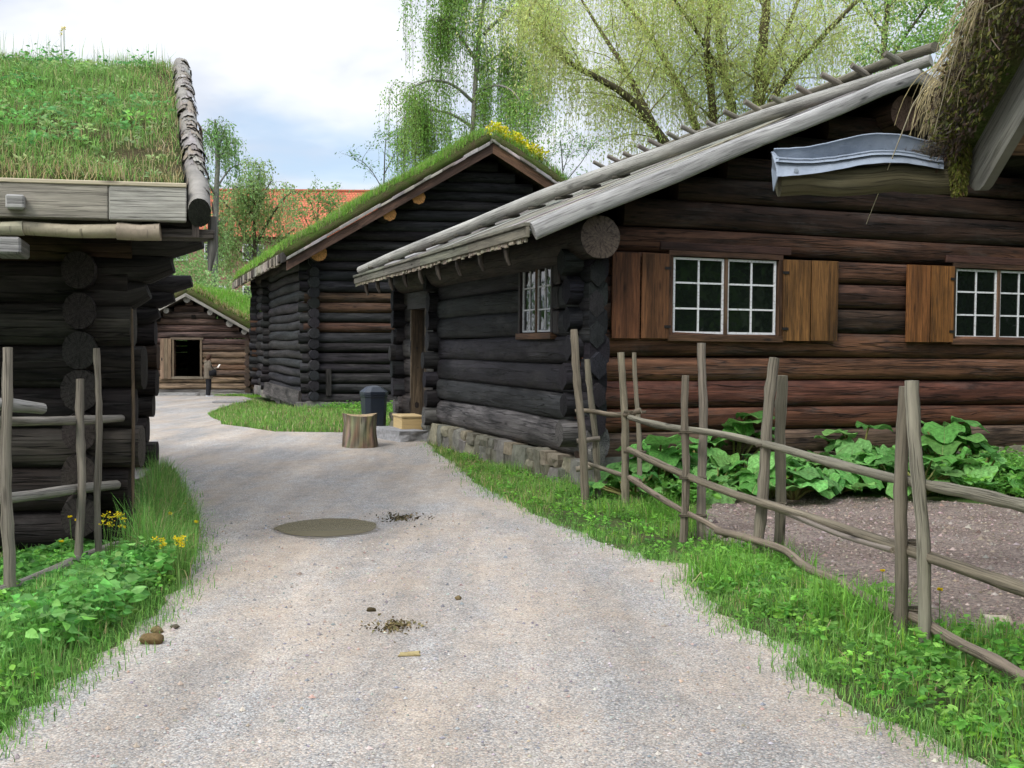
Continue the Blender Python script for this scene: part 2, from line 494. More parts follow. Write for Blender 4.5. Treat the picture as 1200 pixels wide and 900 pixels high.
# ------------------------------------------------------------------ terrain sheets
def sheet_poly(name, poly, mat, dz, jitter=.0, step=.25, seed=1, cuts=True):
    rnd = random.Random(seed); pts = []
    n = len(poly)
    for i in range(n):
        a, b = Vector(poly[i][:2]), Vector(poly[(i + 1) % n][:2])
        st = max(step, (a + b).length * .012)
        k = max(1, int((b - a).length / st)); nn = (b - a).normalized(); nn = Vector((-nn.y, nn.x))
        for j in range(k):
            p = a + (b - a) * (j / k) + nn * rnd.uniform(-jitter, jitter)
            pts.append(p)
    bm = bmesh.new()
    vs = [bm.verts.new((p.x, p.y, 0)) for p in pts]
    es = [bm.edges.new((vs[i], vs[(i + 1) % len(vs)])) for i in range(len(vs))]
    bmesh.ops.triangle_fill(bm, edges=es, use_beauty=True)
    if cuts:
        for X in (-14, -12, -10, -8.5, -7.75, -7, -6.25, -5.5):
            bmesh.ops.bisect_plane(bm, geom=bm.verts[:] + bm.edges[:] + bm.faces[:], plane_co=(X, 0, 0), plane_no=(1, 0, 0))
        for Y in (16, 20, 24, 28, 32, 36, 40, 44, 48):
            bmesh.ops.bisect_plane(bm, geom=bm.verts[:] + bm.edges[:] + bm.faces[:], plane_co=(0, Y, 0), plane_no=(0, 1, 0))
    for v in bm.verts: v.co.z = float(gz(v.co.x, v.co.y)) + dz + (.035 * float(sstep(17, 21, v.co.y)) if cuts else 0)
    for f in bm.faces:
        if f.normal.z < 0: f.normal_flip()
    bmesh.ops.recalc_face_normals(bm, faces=bm.faces[:])
    if bm.faces and sum(f.normal.z for f in bm.faces) < 0:
        bmesh.ops.reverse_faces(bm, faces=bm.faces[:])
    me = bpy.data.meshes.new(name); bm.to_mesh(me); bm.free()
    o = bpy.data.objects.new(name, me); COL.objects.link(o); me.materials.append(M[mat])
    o['kind'] = 'structure'
    return o

# ground: one sheet to the horizon, finer near the place
xs = sorted(set([-900, -300, -120, -60, -40, -25] + list(np.arange(-16, 14.1, 1.0)) + [20, 30, 60, 120, 300, 900]))
ys = sorted(set([-300, -80, -30, -10] + list(np.arange(-4, 50.1, 2.0)) + [60, 80, 120, 250, 500, 1200]))
gv = [(x, y, float(gz(x, y))) for y in ys for x in xs]
gf = [[j * len(xs) + i, j * len(xs) + i + 1, (j + 1) * len(xs) + i + 1, (j + 1) * len(xs) + i] for j in range(len(ys) - 1) for i in range(len(xs) - 1)]
me = bpy.data.meshes.new('ground'); me.from_pydata(gv, [], gf); me.materials.append(M['earth'])
g = bpy.data.objects.new('ground', me); COL.objects.link(g); g['kind'] = 'structure'

L_EDGE = [gp(*p) for p in ((-30, 880), (0, 857), (60, 812), (120, 768), (175, 722), (208, 692), (222, 660), (226, 635), (222, 605), (205, 568), (180, 552))]
R_EDGE = [gp(*p) for p in ((300, 470), (262, 478), (243, 487), (262, 499), (320, 508), (402, 509), (450, 503), (490, 508), (512, 530), (540, 550), (570, 575), (640, 608), (700, 632), (760, 655), (828, 662), (812, 690), (868, 735), (936, 758), (952, 800), (1050, 850), (1150, 893))]
far = [Vector((-4.7, 12.6)), Vector((-6.6, 16.5)), Vector((-9.0, 24)), Vector((-16.5, 42)), Vector((-17, 43.3)), Vector((-11, 43.4))]
path_poly = [Vector((-2.4, 2.0)), Vector((-3, -6))]
path_poly = [Vector((3.0, -6)), Vector((-3.2, -6)), Vector((-2.7, 2.5))] + [p.xy for p in L_EDGE] + far + [p.xy for p in R_EDGE] + [Vector((2.35, 3.2))]
sheet_poly('gravel_path', path_poly, 'gravel', .004, .06, .11, 3)

# puddle: shallow water with a wet rim
pc = gp(384, 619)
def blob(c, rx, ry, n=40, seed=0, j=.08):
    r = random.Random(seed); ph = [r.uniform(0, 6.28) for _ in range(4)]
    return [Vector((c.x + rx * cos(a) * (1 + j * sin(2 * a + ph[0]) + j * .7 * sin(3 * a + ph[1]) + j * .5 * sin(5 * a + ph[2])),
                    c.y + ry * sin(a) * (1 + j * sin(2 * a + ph[1]) + j * .6 * sin(4 * a + ph[3])))) for a in [2 * pi * i / n for i in range(n)]]
wr = sheet_poly('wet_ground', blob(pc, .485, .535, 60, 21, .035), 'wet', .008, .028, .05, 5, False)
sheet_poly('puddle_water', blob(pc, .46, .50, 44, 21, .03), 'water', .012, .012, .05, 6, False)

# garden soil, cloddy
SOIL = [gp(*p).xy for p in ((815, 634), (822, 605), (840, 588), (930, 576))] + [Vector((6.5, 11.3)), Vector((6.5, 6.2)), Vector((3.6, 5.75))] + [gp(*p).xy for p in ((1215, 772), (1150, 752), (1090, 748), (1045, 738), (985, 703), (925, 664), (880, 648), (835, 632))]
sheet_poly('garden_soil_bed', SOIL, 'soil', .006, .05, .2, 8, False).name = 'garden_soil'
def clods():
    n = 13000; P = scatter(SOIL, n); s = NR.uniform(.005, .017, n) * NR.choice([.6, 1, 1.0, 2.0], n, p=[.4, .3, .25, .05])
    base = np.array([[1, 0, 0], [-1, 0, 0], [0, 1, 0], [0, -1, 0], [0, 0, .8], [0, 0, -.5]], float)
    Fq = np.array([[4, 0, 2, 2], [4, 2, 1, 1], [4, 1, 3, 3], [4, 3, 0, 0]])
    V = base[None] * s[:, None, None] * NR.uniform(.6, 1.4, (n, 6, 3)); V[:, :, :2] += P[:, None, :]; V[:, :, 2] += .008
    Q = V[:, Fq, :].reshape(-1, 4, 3)
    T = np.repeat(tints(n, [(.22, .17, .14), (.28, .225, .19), (.15, .115, .095), (.22, .18, .155), (.36, .29, .25)], .25), 4, 0)
    return Q, T
def crumbs(name, Q, T, mat):
    # triangles stored as quads with a doubled corner are cleaned here
    Q = Q.copy(); Q[:, 3] = (Q[:, 2] + Q[:, 0]) / 2
    return quadmesh(name, Q, T, mat)
tag(crumbs('soil_clods', *clods(), 'tinted'), 'crumbly brown soil clods in the dug garden bed', 'soil', kind='stuff')
def pebbles():
    n = 9000; reg = [Vector((-3.2, 3.2)), Vector((2.1, 3.2)), Vector((2.6, 7)), Vector((1.5, 11)), Vector((-2.6, 11)), Vector((-3.2, 6))]
    P = scatter(reg, n * 2); P = P[inpoly(P, path_poly) & ~inpoly(P, [(pc.x + .455 * cos(a), pc.y + .495 * sin(a)) for a in np.linspace(0, 6.2, 24)])][:n]; n = len(P)
    s = NR.uniform(.003, .0075, n) * NR.choice([.7, 1, 1.0, 1.6, 2.4], n, p=[.3, .3, .2, .15, .05])
    base = np.array([[1, 0, 0], [-1, 0, 0], [0, 1, 0], [0, -1, 0], [0, 0, .8], [0, 0, -.5]], float)
    Fq = np.array([[4, 0, 2, 2], [4, 2, 1, 1], [4, 1, 3, 3], [4, 3, 0, 0]])
    V = base[None] * s[:, None, None] * NR.uniform(.6, 1.4, (n, 6, 3)); V[:, :, :2] += P[:, None, :]; V[:, :, 2] += .006
    Q = V[:, Fq, :].reshape(-1, 4, 3)
    T = np.repeat(tints(n, [(.40, .38, .36), (.50, .46, .42), (.25, .25, .26), (.42, .33, .27)], .2), 4, 0)
    return Q, T
tag(crumbs('gravel_stones', *pebbles(), 'tinted'), 'loose grey and pink gravel on the path', 'gravel', kind='stuff')

# ------------------------------------------------------------------ log building kit
def wall(mb, A, B, z0, z1, course, thick, colfn, openings=(), e0=.25, e1=.25, top=None, ex=2.8, seed=0, K=12, wob=.012, step=.6):
    """stacked logs between plan points A and B (logs run past the corners by e0, e1)"""
    r = random.Random(seed); A, B = Vector(A[:2]), Vector(B[:2]); L = (B - A).length; d = (B - A) / L; nrm = Vector((-d.y, d.x))
    z = z0; i = 0
    while z < z1 - .04:
        h = course * r.uniform(.9, 1.1)
        if callable(course): pass
        zc = z + h / 2; u0, u1 = -e0 * r.uniform(.75, 1.2), L + e1 * r.uniform(.75, 1.2)
        if top:
            t = top(zc + h * .35)
            if t is None: break
            u0, u1 = max(u0, t[0]), min(u1, t[1])
        spans = [(u0, u1)]
        for (a, b, c, e) in openings:
            if c - h * .12 < zc < e + h * .12:
                spans = [q for s in spans for q in ((s[0], min(s[1], a)), (max(s[0], b), s[1])) if q[1] - q[0] > .06]
        tint = colfn(i, zc, r)
        ph = r.uniform(0, 6)
        for (a, b) in spans:
            n = max(2, int((b - a) / step) + 1); pts = []; rad = []
            for k in range(n):
                u = a + (b - a) * k / (n - 1)
                off = wob * sin(u * 1.3 + ph) + r.uniform(-wob, wob) * .4
                p = A + d * u + nrm * off
                pts.append((p.x, p.y, zc + wob * .7 * sin(u * .8 + ph * 2)))
                rad.append(h * .515 * (1 + .03 * sin(u * .9 + ph)))
            mb.tube(pts, rad, tint, K=K, ex=ex, asp=thick / (h * .5), updir=(0, 0, 1), capmi=1, captint=tuple(x * .9 for x in tint), rnd=r)
        z += h; i += 1

def ends(mb, P, d, z0, z1, course, rad, colfn, out0=-.02, out1=.28, seed=0, ex=2.2, asp=1.0, K=8):
    """the projecting log ends of a crossing wall at plan point P, pointing along d"""
    r = random.Random(seed); P = Vector(P[:2]); d = Vector(d[:2]).normalized(); z = z0; i = 0
    while z < z1 - .04:
        h = course * r.uniform(.9, 1.1); zc = z + h / 2
        o = out1 * r.uniform(.82, 1.15); q = rad * r.uniform(.9, 1.1)
        a, b = P + d * out0, P + d * o
        c = colfn(i, zc, r)
        mb.tube([(a.x, a.y, zc), (b.x, b.y, zc)], [q, q * r.uniform(.93, 1.02)], c, K=K, ex=ex, asp=asp, updir=(0, 0, 1), capmi=1, captint=tuple(x * .85 for x in c), rnd=r)
        z += h; i += 1

def shutter(house, o, eu, en, w, h, tint, hinge_side):
    """two-board window shutter hung flat on the wall. o: lower corner, eu along wall, en outward"""
    m = MB(); o = Vector(o); eu = Vector(eu); en = Vector(en); Z = Vector((0, 0, 1))
    g = .03 if w == .78 else .022; bw = (w - g) / 2
    for k in range(2):
        m.box(o + eu * (k * (bw + g)) + Z * RND.uniform(-.008, .008), eu * bw, en * .032, Z * h, jit(tint, .14))
    s = m.build('shutter', ['board'], house, bevel=.004)
    for zz in (.13, .82):
        m = MB(); hx = 0 if hinge_side < 0 else w
        m.box(o + eu * (hx - .02 - (.0 if hinge_side < 0 else .05)) + en * .034 + Z * (h * zz), eu * .09, en * .008, Z * .035, (.03, .028, .027))
        m.build('hinge', ['iron'], s)
    return s

def window(house, o, eu, en, w, h, cols, rows, case=2, tint=(.07, .038, .022), fr=.06, white=.022, sill=True, lintel=True, label=None):
    """wooden window with painted casements; o lower-left corner of the opening on the wall face"""
    o = Vector(o); eu = Vector(eu); en = Vector(en); Z = Vector((0, 0, 1))
    m = MB()
    m.box(o - eu * fr - en * .09, eu * fr, en * .135, Z * h, jit(tint))
    m.box(o + eu * w - en * .09, eu * fr, en * .135, Z * h, jit(tint))
    m.box(o - eu * fr + Z * h - en * .092, eu * (w + 2 * fr), en * .141, Z * fr * 1.1, jit(tint))
    for k in range(1, case):
        m.box(o + eu * (w * k / case - .025) - en * .07, eu * .05, en * .10, Z * h, jit((.13, .075, .045)))
    f = m.build('window', ['board'], house, bevel=.003)
    if label: f['label'] = label
    cw = w / case
    for k in range(case):
        m = MB(); a = o + eu * (cw * k + .022) + Z * .012; ww = cw - .044; hh = h - .024
        m.box(a - en * .02, eu * white * 1.25, en * .03, Z * hh, (1, 1, 1)); m.box(a + eu * (ww - white * 1.25) - en * .02, eu * white * 1.25, en * .03, Z * hh, (1, 1, 1))
        x0, x1 = white * 1.25, ww - white * 1.25
        m.box(a + eu * x0 - en * .02, eu * (x1 - x0), en * .029, Z * white * 1.3, (1, 1, 1)); m.box(a + eu * x0 + Z * (hh - white * 1.3) - en * .02, eu * (x1 - x0), en * .029, Z * white * 1.3, (1, 1, 1))
        for c in range(1, cols):
            m.box(a + eu * (x0 + (x1 - x0) * c / cols - white / 2) - en * .018, eu * white, en * .024, Z * hh * .998, (1, 1, 1))
        for q in range(1, rows):
            m.box(a + eu * (x0 * .5) + Z * (hh * q / rows - white / 2 + RND.uniform(-.004, .004)) - en * .017, eu * (ww - x0), en * .0205, Z * white, (1, 1, 1))
        m.build('casement', ['white'], f)
        m = MB(); m.box(a - en * .012, eu * ww, en * .004, Z * hh, (1, 1, 1)); m.build('pane', ['glass'], f)
    if sill:
        m = MB(); m.box(o - eu * (fr + .02) - Z * .085 - en * .08, eu * (w + 2 * fr + .04), en * .155, Z * .083, jit((.085, .045, .026)))
        m.build('sill', ['board'], f, bevel=.005)
    if lintel:
        m = MB(); m.box(o - eu * (fr + .12) + Z * (h + fr * 1.1 + .002) - en * .08, eu * (w + 2 * fr + .24), en * .13, Z * .10, jit((.060, .030, .022)))
        m.build('lintel', ['board'], f, bevel=.006)
    return f

def V3(p, z): return Vector((p[0], p[1], z))

# ------------------------------------------------------------------ main house (right of the path)
C1 = Vector((.94, 13.1)); ES = Vector((.941, .339)); ET = Vector((-.339, .941))
ES3, ET3 = V3(ES, 0), V3(ET, 0)
def h1(s, t, z): p = C1 + ES * s + ET * t; return Vector((p.x, p.y, z))
W1, L1 = 8.7, 8.95
ZE, SLP, OV, FOV = 3.08, .425, 1.0, .62           # roof: eave height, slope, overhangs
RS = 4.35
def zr(s): return ZE + SLP * (min(s, 2 * RS - s) + OV)
H1 = root('log_house', 'long dark log farmhouse with white paned windows and open shutters behind the pole fence', 'log house', h1(0, 0, 0))
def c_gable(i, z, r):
    if z > 3.15: return jit((.024, .014, .010), .35, r)  # top logs near-black: tar, plus the roof overhang's shadow mixed into the tint
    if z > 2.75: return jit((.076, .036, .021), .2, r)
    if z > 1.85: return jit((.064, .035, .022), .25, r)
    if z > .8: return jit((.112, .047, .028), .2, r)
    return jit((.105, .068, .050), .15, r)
def c_side(i, z, r):
    if i == 0: return jit((.125, .118, .112), .1, r)
    return jit((.021, .021, .0235), .35, r)
ZB = .37
gw = MB()
gtop = lambda z: None if zr(RS) - z < .35 else (max(-.4, (z + .15 - zr(0)) / SLP), min(W1 + .4, 2 * RS - (z + .15 - zr(0)) / SLP)) if z > zr(0) - .25 else (-.5, W1 + .5)
G_OPEN = [(1.01, 2.67, 1.84, 2.96), (5.42, 7.06, 1.84, 2.96)]
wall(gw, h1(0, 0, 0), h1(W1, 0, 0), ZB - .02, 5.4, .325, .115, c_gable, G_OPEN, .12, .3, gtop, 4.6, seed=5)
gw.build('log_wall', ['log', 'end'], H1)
sw = MB()
S_OPEN = [(.90, 2.12, 1.84, 2.93), (7.22, 8.25, .3, 2.42)]
def side_wall(m):
    r = random.Random(9); z = ZB
    hs = [.43, .35, .36, .36, .35, .33, .33, .33]
    for i, h in enumerate(hs):
        zc = z + h / 2; sp = [(-.30, L1 + .3)]
        for (a, b, c, e) in S_OPEN:
            if c - .04 < zc < e + .04: sp = [q for s in sp for q in ((s[0], min(s[1], a)), (max(s[0], b), s[1])) if q[1] - q[0] > .06]
        t = c_side(i, zc, r); ph = r.uniform(0, 6)
        for a, b in sp:
            # the main room's logs are cut square just before the cross wall
            subs = [(a, min(b, 6.35)), (max(a, 6.62), b)] if a < 6.35 and b > 6.62 else [(a, b)]
            for (p, q) in subs:
                n = max(2, int((q - p) / .35) + 1)
                us = [p + (q - p) * k / (n - 1) for k in range(n)]
                pts = [h1(.015 * sin(u * 1.1 + ph), u, zc + .012 * sin(u * .7 + ph)) for u in us]
                rad = [h * .515 * (1 + .035 * sin(u * .8 + ph)) for u in us]
                if p == -.30 or p > 7: pass
                tq = t if p < 6.4 else jit((.04, .035, .032), .2, r)
                m.tube(pts, rad, tq, K=14, ex=4.2 if i else 2.4, asp=.125 / (h * .5) * (1.25 if i == 0 else 1), updir=(0, 0, 1), capmi=1, captint=tq, rnd=r)
        z += h
side_wall(sw)
sw.build('log_wall', ['log', 'end'], H1)
# far gable, back wall and cross-wall ends
bw_ = MB()
wall(bw_, h1(0, L1, 0), h1(W1, L1, 0), ZB, 5.2, .34, .115, c_side, (), .3, .3, gtop, 2.8, seed=15, step=1.5)
wall(bw_, h1(W1, 0, 0), h1(W1, L1, 0), ZB, 3.0, .34, .115, c_side, (), .3, .3, None, 2.8, seed=16, step=1.5)
bw_.build('log_wall', ['log', 'end'], H1)
cw_ = MB()
ends(cw_, h1(0, 6.48, 0), -ES, ZB - .05, 2.95, .345, .165, c_side, 0, .33, 21, 2.6, .8, 8)
cw_.build('notched_log_ends', ['log', 'end'], H1); cw_ = MB()
ends(cw_, h1(0, L1, 0), -ES, ZB - .02, 2.9, .345, .16, c_side, 0, .34, 22, 2.6, .8, 8)
cw_.build('notched_log_ends', ['log', 'end'], H1); cw_ = MB()
ends(cw_, h1(0, 0, 0), -ES, ZB + .12, 2.8, .345, .165, c_side, 0, .34, 23, 1.55, .95, 6)
ends(cw_, h1(-.04, 0, 0), -ET, ZB - .1, 2.75, .345, .17, c_side, 0, .36, 24, 1.55, .72, 6)
cw_.build('notched_log_ends', ['log', 'end'], H1)
# big plate and ridge purlins
for nm, s, z, R, c, o in (('plate_log', -.08, 3.03, .255, (.085, .066, .052), .48), ('ridge_log', RS - .02, zr(RS) - .50, .235, (.10, .062, .045), .42), ('plate_log', W1 - .05, 3.03, .25, (.06, .05, .045), .48)):
    m = MB(); m.tube([h1(s, -o, z), h1(s, 2, z), h1(s, L1 + .3, z)], [R, R * 1.02, R], tuple(x * .5 for x in c), K=18, capmi=1, captint=c, wob=.02)
    m.build(nm, ['log', 'end'], H1)
# stone foundation of rough blocks
m = MB(); r = random.Random(3)
def rock(m, c, hx, hy, hz, dx, dy, tint, r, seedj=.18):
    """rough block with uneven corners"""
    bm = bmesh.new(); bmesh.ops.create_cube(bm, size=2)
    bmesh.ops.subdivide_edges(bm, edges=bm.edges[:], cuts=2, use_grid_fill=True)
    V = []
    ph = [r.uniform(0, 6) for _ in range(6)]
    for v in bm.verts:
        q = v.co; k = q.length
        q = Vector([max(-1, min(1, x)) for x in q]); sh = 1 - .10 * max(0, k - 1.2)
        n = seedj * (sin(q.x * 2 + ph[0]) + sin(q.y * 2.4 + ph[1]) + sin(q.z * 2.2 + ph[2])) / 3
        q = q * (sh + n) + Vector((r.uniform(-.04, .04), r.uniform(-.04, .04), r.uniform(-.04, .04)))
        V.append(Vector(c) + dx * (q.x * hx) + dy * (q.y * hy) + Vector((0, 0, 1)) * (q.z * hz))
    F_ = [[v.index for v in f.verts] for f in bm.faces]
    m.add(V, F_, [[(0, 0)] * len(f) for f in F_], tint, 0, False); bm.free()
STONE = [(.20, .185, .135), (.235, .21, .15), (.165, .16, .14), (.15, .145, .115)]
u = -.30
while u < 9.1:
    w = r.uniform(.2, .46)
    if 7.2 < u + w / 2 < 8.3: u += w; continue
    split = r.random() < .5
    zz = .19 if not split else .11
    rock(m, h1(-.05, u + w / 2, zz - .03), w * .5, .20, zz + .02, ET3, ES3, jit(r.choice(STONE), .12, r), r)
    if split: rock(m, h1(-.06, u + w / 2 + r.uniform(-.05, .05), .285), w * .44, .18, .085, ET3, ES3, jit(r.choice(STONE), .12, r), r)
    u += w * 1.0
u = .1
while u < W1:
    w = r.uniform(.3, .6); rock(m, h1(u + w / 2, .0, .17), w * .5, .17, .2, ES3, ET3, jit(r.choice(STONE), .15, r), r); u += w
# mortar-dark core behind the joints
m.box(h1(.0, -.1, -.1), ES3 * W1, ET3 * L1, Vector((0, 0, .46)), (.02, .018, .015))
m.build('stone_foundation', ['stone'], H1)
# windows and shutters
oz, wz = 1.90, 1.0
n_out = -ET3
window(H1, h1(1.07, -.10, 1.90), ES3, n_out, 1.54, .98, 2, 3)
window(H1, h1(5.48, -.10, 1.90), ES3, n_out, 1.54, .98, 2, 3)
SH = [(.22, .78, (.12, .052, .022), 1), (2.66, .84, (.16, .074, .024), -1), (4.62, .79, (.175, .074, .022), 1), (7.08, .85, (.19, .09, .034), -1)]
for k, (s, w, t, hs) in enumerate(SH):
    sh = shutter(H1, h1(s, -.155, 1.84), ES3, n_out, w, 1.05, t, hs)
    if k == 0: sh['label'] = 'dark red-brown shutter with a gap between its two boards'
window(H1, h1(-.10, 2.08, 1.92), -ET3, -ES3, 1.15, .94, 2, 3, 2, (.04, .034, .032), .07, .02, True, False)
m = MB()      # log stubs around the side window
for q in range(3):
    m.box(h1(-.145, .66, 1.9 + q * .32), ES3 * .1, ET3 * .20, Vector((0, 0, .30)), jit((.05, .045, .042)))
m.build('window_post', ['log'], H1, bevel=.02)
# dark floor, ceiling and door
m = MB(); m.box(h1(.1, .1, .3), ES3 * (W1 - .2), ET3 * (L1 - .2), Vector((0, 0, .06)), (.05, .04, .03)); m.build('floor', ['board'], H1)
m = MB()
m.box(h1(-.13, 7.17, .33), ES3 * .26, ET3 * .06, Vector((0, 0, 2.12)), (.10, .075, .05))
m.box(h1(-.13, 8.24, .33), ES3 * .26, ET3 * .06, Vector((0, 0, 2.12)), (.09, .068, .045))
m.box(h1(-.15, 6.98, 2.45), ES3 * .28, ET3 * 1.5, Vector((0, 0, .32)), (.035, .03, .028))
df = m.build('door_frame', ['board'], H1, bevel=.006)
m = MB()
for q in range(5): m.box(h1(.10, 7.22 + q * .207, .36), ES3 * .04, ET3 * .203, Vector((0, 0, 2.08)), jit((.030, .021, .015), .3))
dr = m.build('door', ['board'], H1, bevel=.003)
m = MB(); m.tube([h1(.06, 7.4, 1.2), h1(.06, 7.4, 1.36)], .012, (.02, .02, .02), K=6); m.build('handle', ['iron'], dr)
# roof: sloping boards in two layers, each a little uneven
GREYW = [(.30, .29, .265), (.25, .24, .21), (.34, .33, .31), (.21, .205, .175), (.27, .25, .20)]
m = MB(); r = random.Random(8)
t = -FOV + .02
def slopeboard(m, t, w, s0, s1, dz, th, tint, right=False):
    f = (lambda s: 2 * RS - s) if right else (lambda s: s)
    a, b = h1(f(s0), t, zr(f(s0)) + dz), h1(f(s1), t, zr(f(s1)) + dz)
    ez = Vector((0, 0, th))
    if right: m.box(a + ET3 * w, b - a, -ET3 * w, ez, tint)
    else: m.box(a, b - a, ET3 * w, ez, tint)
while t < L1 + .25:
    w = r.uniform(.16, .26)
    slopeboard(m, t, w * .97, -OV + r.uniform(0, .05), RS, -.065 + r.uniform(-.006, .006), .035, jit(r.choice(GREYW), .2, r))
    slopeboard(m, t, w * .97, -OV, RS, -.065 + r.uniform(-.006, .006), .035, jit(r.choice(GREYW), .2, r), True)
    t += w
t = -FOV + .10; k = 0
while t < L1 + .2:
    w = r.uniform(.15, .24)
    for sd in (False, True):
        s0 = -OV + .06 + r.uniform(0, .05); k += 1
        while s0 < RS - .3:
            s1 = min(RS - .02, s0 + r.uniform(1.6, 3.2))
            slopeboard(m, t + r.uniform(-.01, .01), w * .9, s0, s1 + .1 if s1 < RS - .1 else s1, -.026 + r.uniform(0, .035), r.uniform(.028, .05), jit(r.choice(GREYW), .25, r), sd)
            s0 = s1
    t += w * 1.08
RF = m.build('board_roof', ['grey'], H1, bevel=.005)
# dark underside boarding and rafters
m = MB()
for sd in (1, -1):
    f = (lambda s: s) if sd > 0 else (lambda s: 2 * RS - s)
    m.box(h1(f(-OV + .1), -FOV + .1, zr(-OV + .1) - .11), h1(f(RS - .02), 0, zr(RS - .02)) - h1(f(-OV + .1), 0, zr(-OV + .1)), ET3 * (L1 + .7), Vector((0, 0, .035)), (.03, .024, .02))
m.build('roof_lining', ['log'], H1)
# half-log barge boards
for sd, nm in ((1, 'barge_board'), (-1, 'barge_board')):
    f = (lambda s: s) if sd > 0 else (lambda s: 2 * RS - s)
    for tt in (-FOV, L1 + .3):
        m = MB(); s0 = -OV + .02
        pts = [h1(f(s0 + (RS + .02 - s0) * k / 9), tt, zr(s0 + (RS + .02 - s0) * k / 9) - .045 + .012 * sin(k * 1.7)) for k in range(10)]
        m.tube(pts, [.106, .108, .106, .104, .102, .10, .098, .096, .094, .09], (.40, .39, .375) if sd > 0 else (.33, .30, .26), K=14, ex=2.4, asp=.45, updir=(0, 0, 1), wob=.02)
        bb = m.build(nm, ['grey'], H1)
# eave edge: board with mossy upper lip and ragged birch bark beneath
m = MB()
segs = [-FOV + .02, 1.6, 4.1, 6.6, 8.0, L1 + .27]
for a, b in zip(segs[:-1], segs[1:]):
    m.box(h1(-OV - .06, a, ZE - .105), ES3 * .045, ET3 * (b - a - .006), Vector((0, 0, .12)), jit((.20, .185, .145), .15))
    m.box(h1(-OV - .085, a, ZE + .018), ES3 * .13, ET3 * (b - a - .004), Vector((0, 0, .045)), jit((.20, .20, .15), .12))
m.build('eave_board', ['grey'], H1, bevel=.006)
m = MB(); a = -FOV + .1
while a < L1 + .2:
    w = RND.uniform(.05, .14)
    h = RND.uniform(.025, .055)
    m.box(h1(-OV - .035 + RND.uniform(-.012, .012), a, ZE - .11 - h), ES3 * .02, ET3 * w, Vector((0, 0, h + .03)), jit((.40, .35, .26), .2)); a += w * .93
m.build('birch_bark_edge', ['grey'], H1)
for k in range(9):
    tt = .3 + k * 1.02
    m = MB(); m.tube([h1(-OV + .02, tt, ZE - .10), h1(-OV + .03, tt, ZE - .26), h1(-OV + .07, tt, ZE - .36)], [.04, .035, .022], (.09, .075, .06), K=7, ex=3)
    m.build('eave_hook', ['log'], H1)
# long pole lying across the roof, ridge pole and the crossing pegs
Pa, Pb = h1(-OV - .02, 8.85, ZE + .14), h1(RS + .10, -FOV - .12, zr(RS) + .13)
m = MB()
pp = [Pa + (Pb - Pa) * (k / 14) + Vector((0, 0, .10 * sin(pi * k / 14) + .012 * sin(k * 1.3))) for k in range(15)]
m.tube(pp, [.066 + .046 * sin(pi * min(1, (k / 14) * 1.05 + .04)) ** .8 + .01 * (k / 14) for k in range(15)], (.37, .36, .325), K=14, wob=.015)
m.build('roof_pole', ['grey'], H1)
m = MB()
pp = [h1(RS + .28, L1 + .5 - (L1 + 1.1) * k / 12, zr(RS) + .36 + .02 * sin(k * 1.9)) for k in range(13)]
m.tube(pp, [.055 + .018 * k / 12 for k in range(13)], (.17, .155, .115), K=10, wob=.03)
m.build('ridge_pole', ['pole'], H1)
r = random.Random(77)
for k in range(15):
    tt = L1 + .4 - k * .665 + r.uniform(-.07, .07)
    dv = (ES3 * -1 + Vector((0, 0, SLP + .0))).normalized() + ET3 * r.uniform(-.1, .1)
    c = h1(RS + .16, tt, zr(RS) + .31)
    m = MB(); m.tube([c - dv * r.uniform(.55, .75), c - dv * .1 + Vector((0, 0, .01)), c + dv * r.uniform(.20, .34)], [.05, .048, .042], jit((.27, .245, .20), .15, r), K=8, wob=.05, capmi=1, captint=(.16, .14, .11))
    pg = m.build('roof_peg', ['pole', 'end'], H1)
for k in range(11):          # peg ends under the lower part of the long pole
    q = .04 + k * .052
    c = Pa + (Pb - Pa) * q
    m = MB(); m.tube([c + ES3 * -.13 + Vector((0, 0, -.06)), c + ES3 * .18 + Vector((0, 0, .005))], [.026, .03], (.10, .09, .07), K=7)
    m.build('roof_peg', ['pole'], H1)

# things at the door
sb = MB(); dcorner = h1(-.62, 7.95, 0)
sb.box(h1(-.58, 7.12, .02), ES3 * .40, ET3 * .03, Vector((0, 0, .40)), (.50, .36, .17)); sb.box(h1(-.58, 7.77, .02), ES3 * .40, ET3 * .03, Vector((0, 0, .40)), (.50, .36, .17))
sb.box(h1(-.58, 7.152, .02), ES3 * .03, ET3 * .616, Vector((0, 0, .40)), (.52, .38, .18)); sb.box(h1(-.60, 7.10, .422), ES3 * .44, ET3 * .72, Vector((0, 0, .03)), (.56, .42, .22))
tag(sb.build('wooden_step', ['clean'], None, h1(-.4, 7.4, 0), bevel=.004), 'pale new wooden box step in front of the dark doorway', 'step')
m = MB(); r = random.Random(5)
rock(m, gp(462, 509, .10), .75, .28, .11, (ET3 * .9 - ES3 * .25).normalized(), ES3, (.26, .26, .265), r, .12)
tag(m.build('stone_slab', ['stone'], None, gp(462, 509)), 'flat grey stone slab lying between the stump and the doorway', 'stone slab')

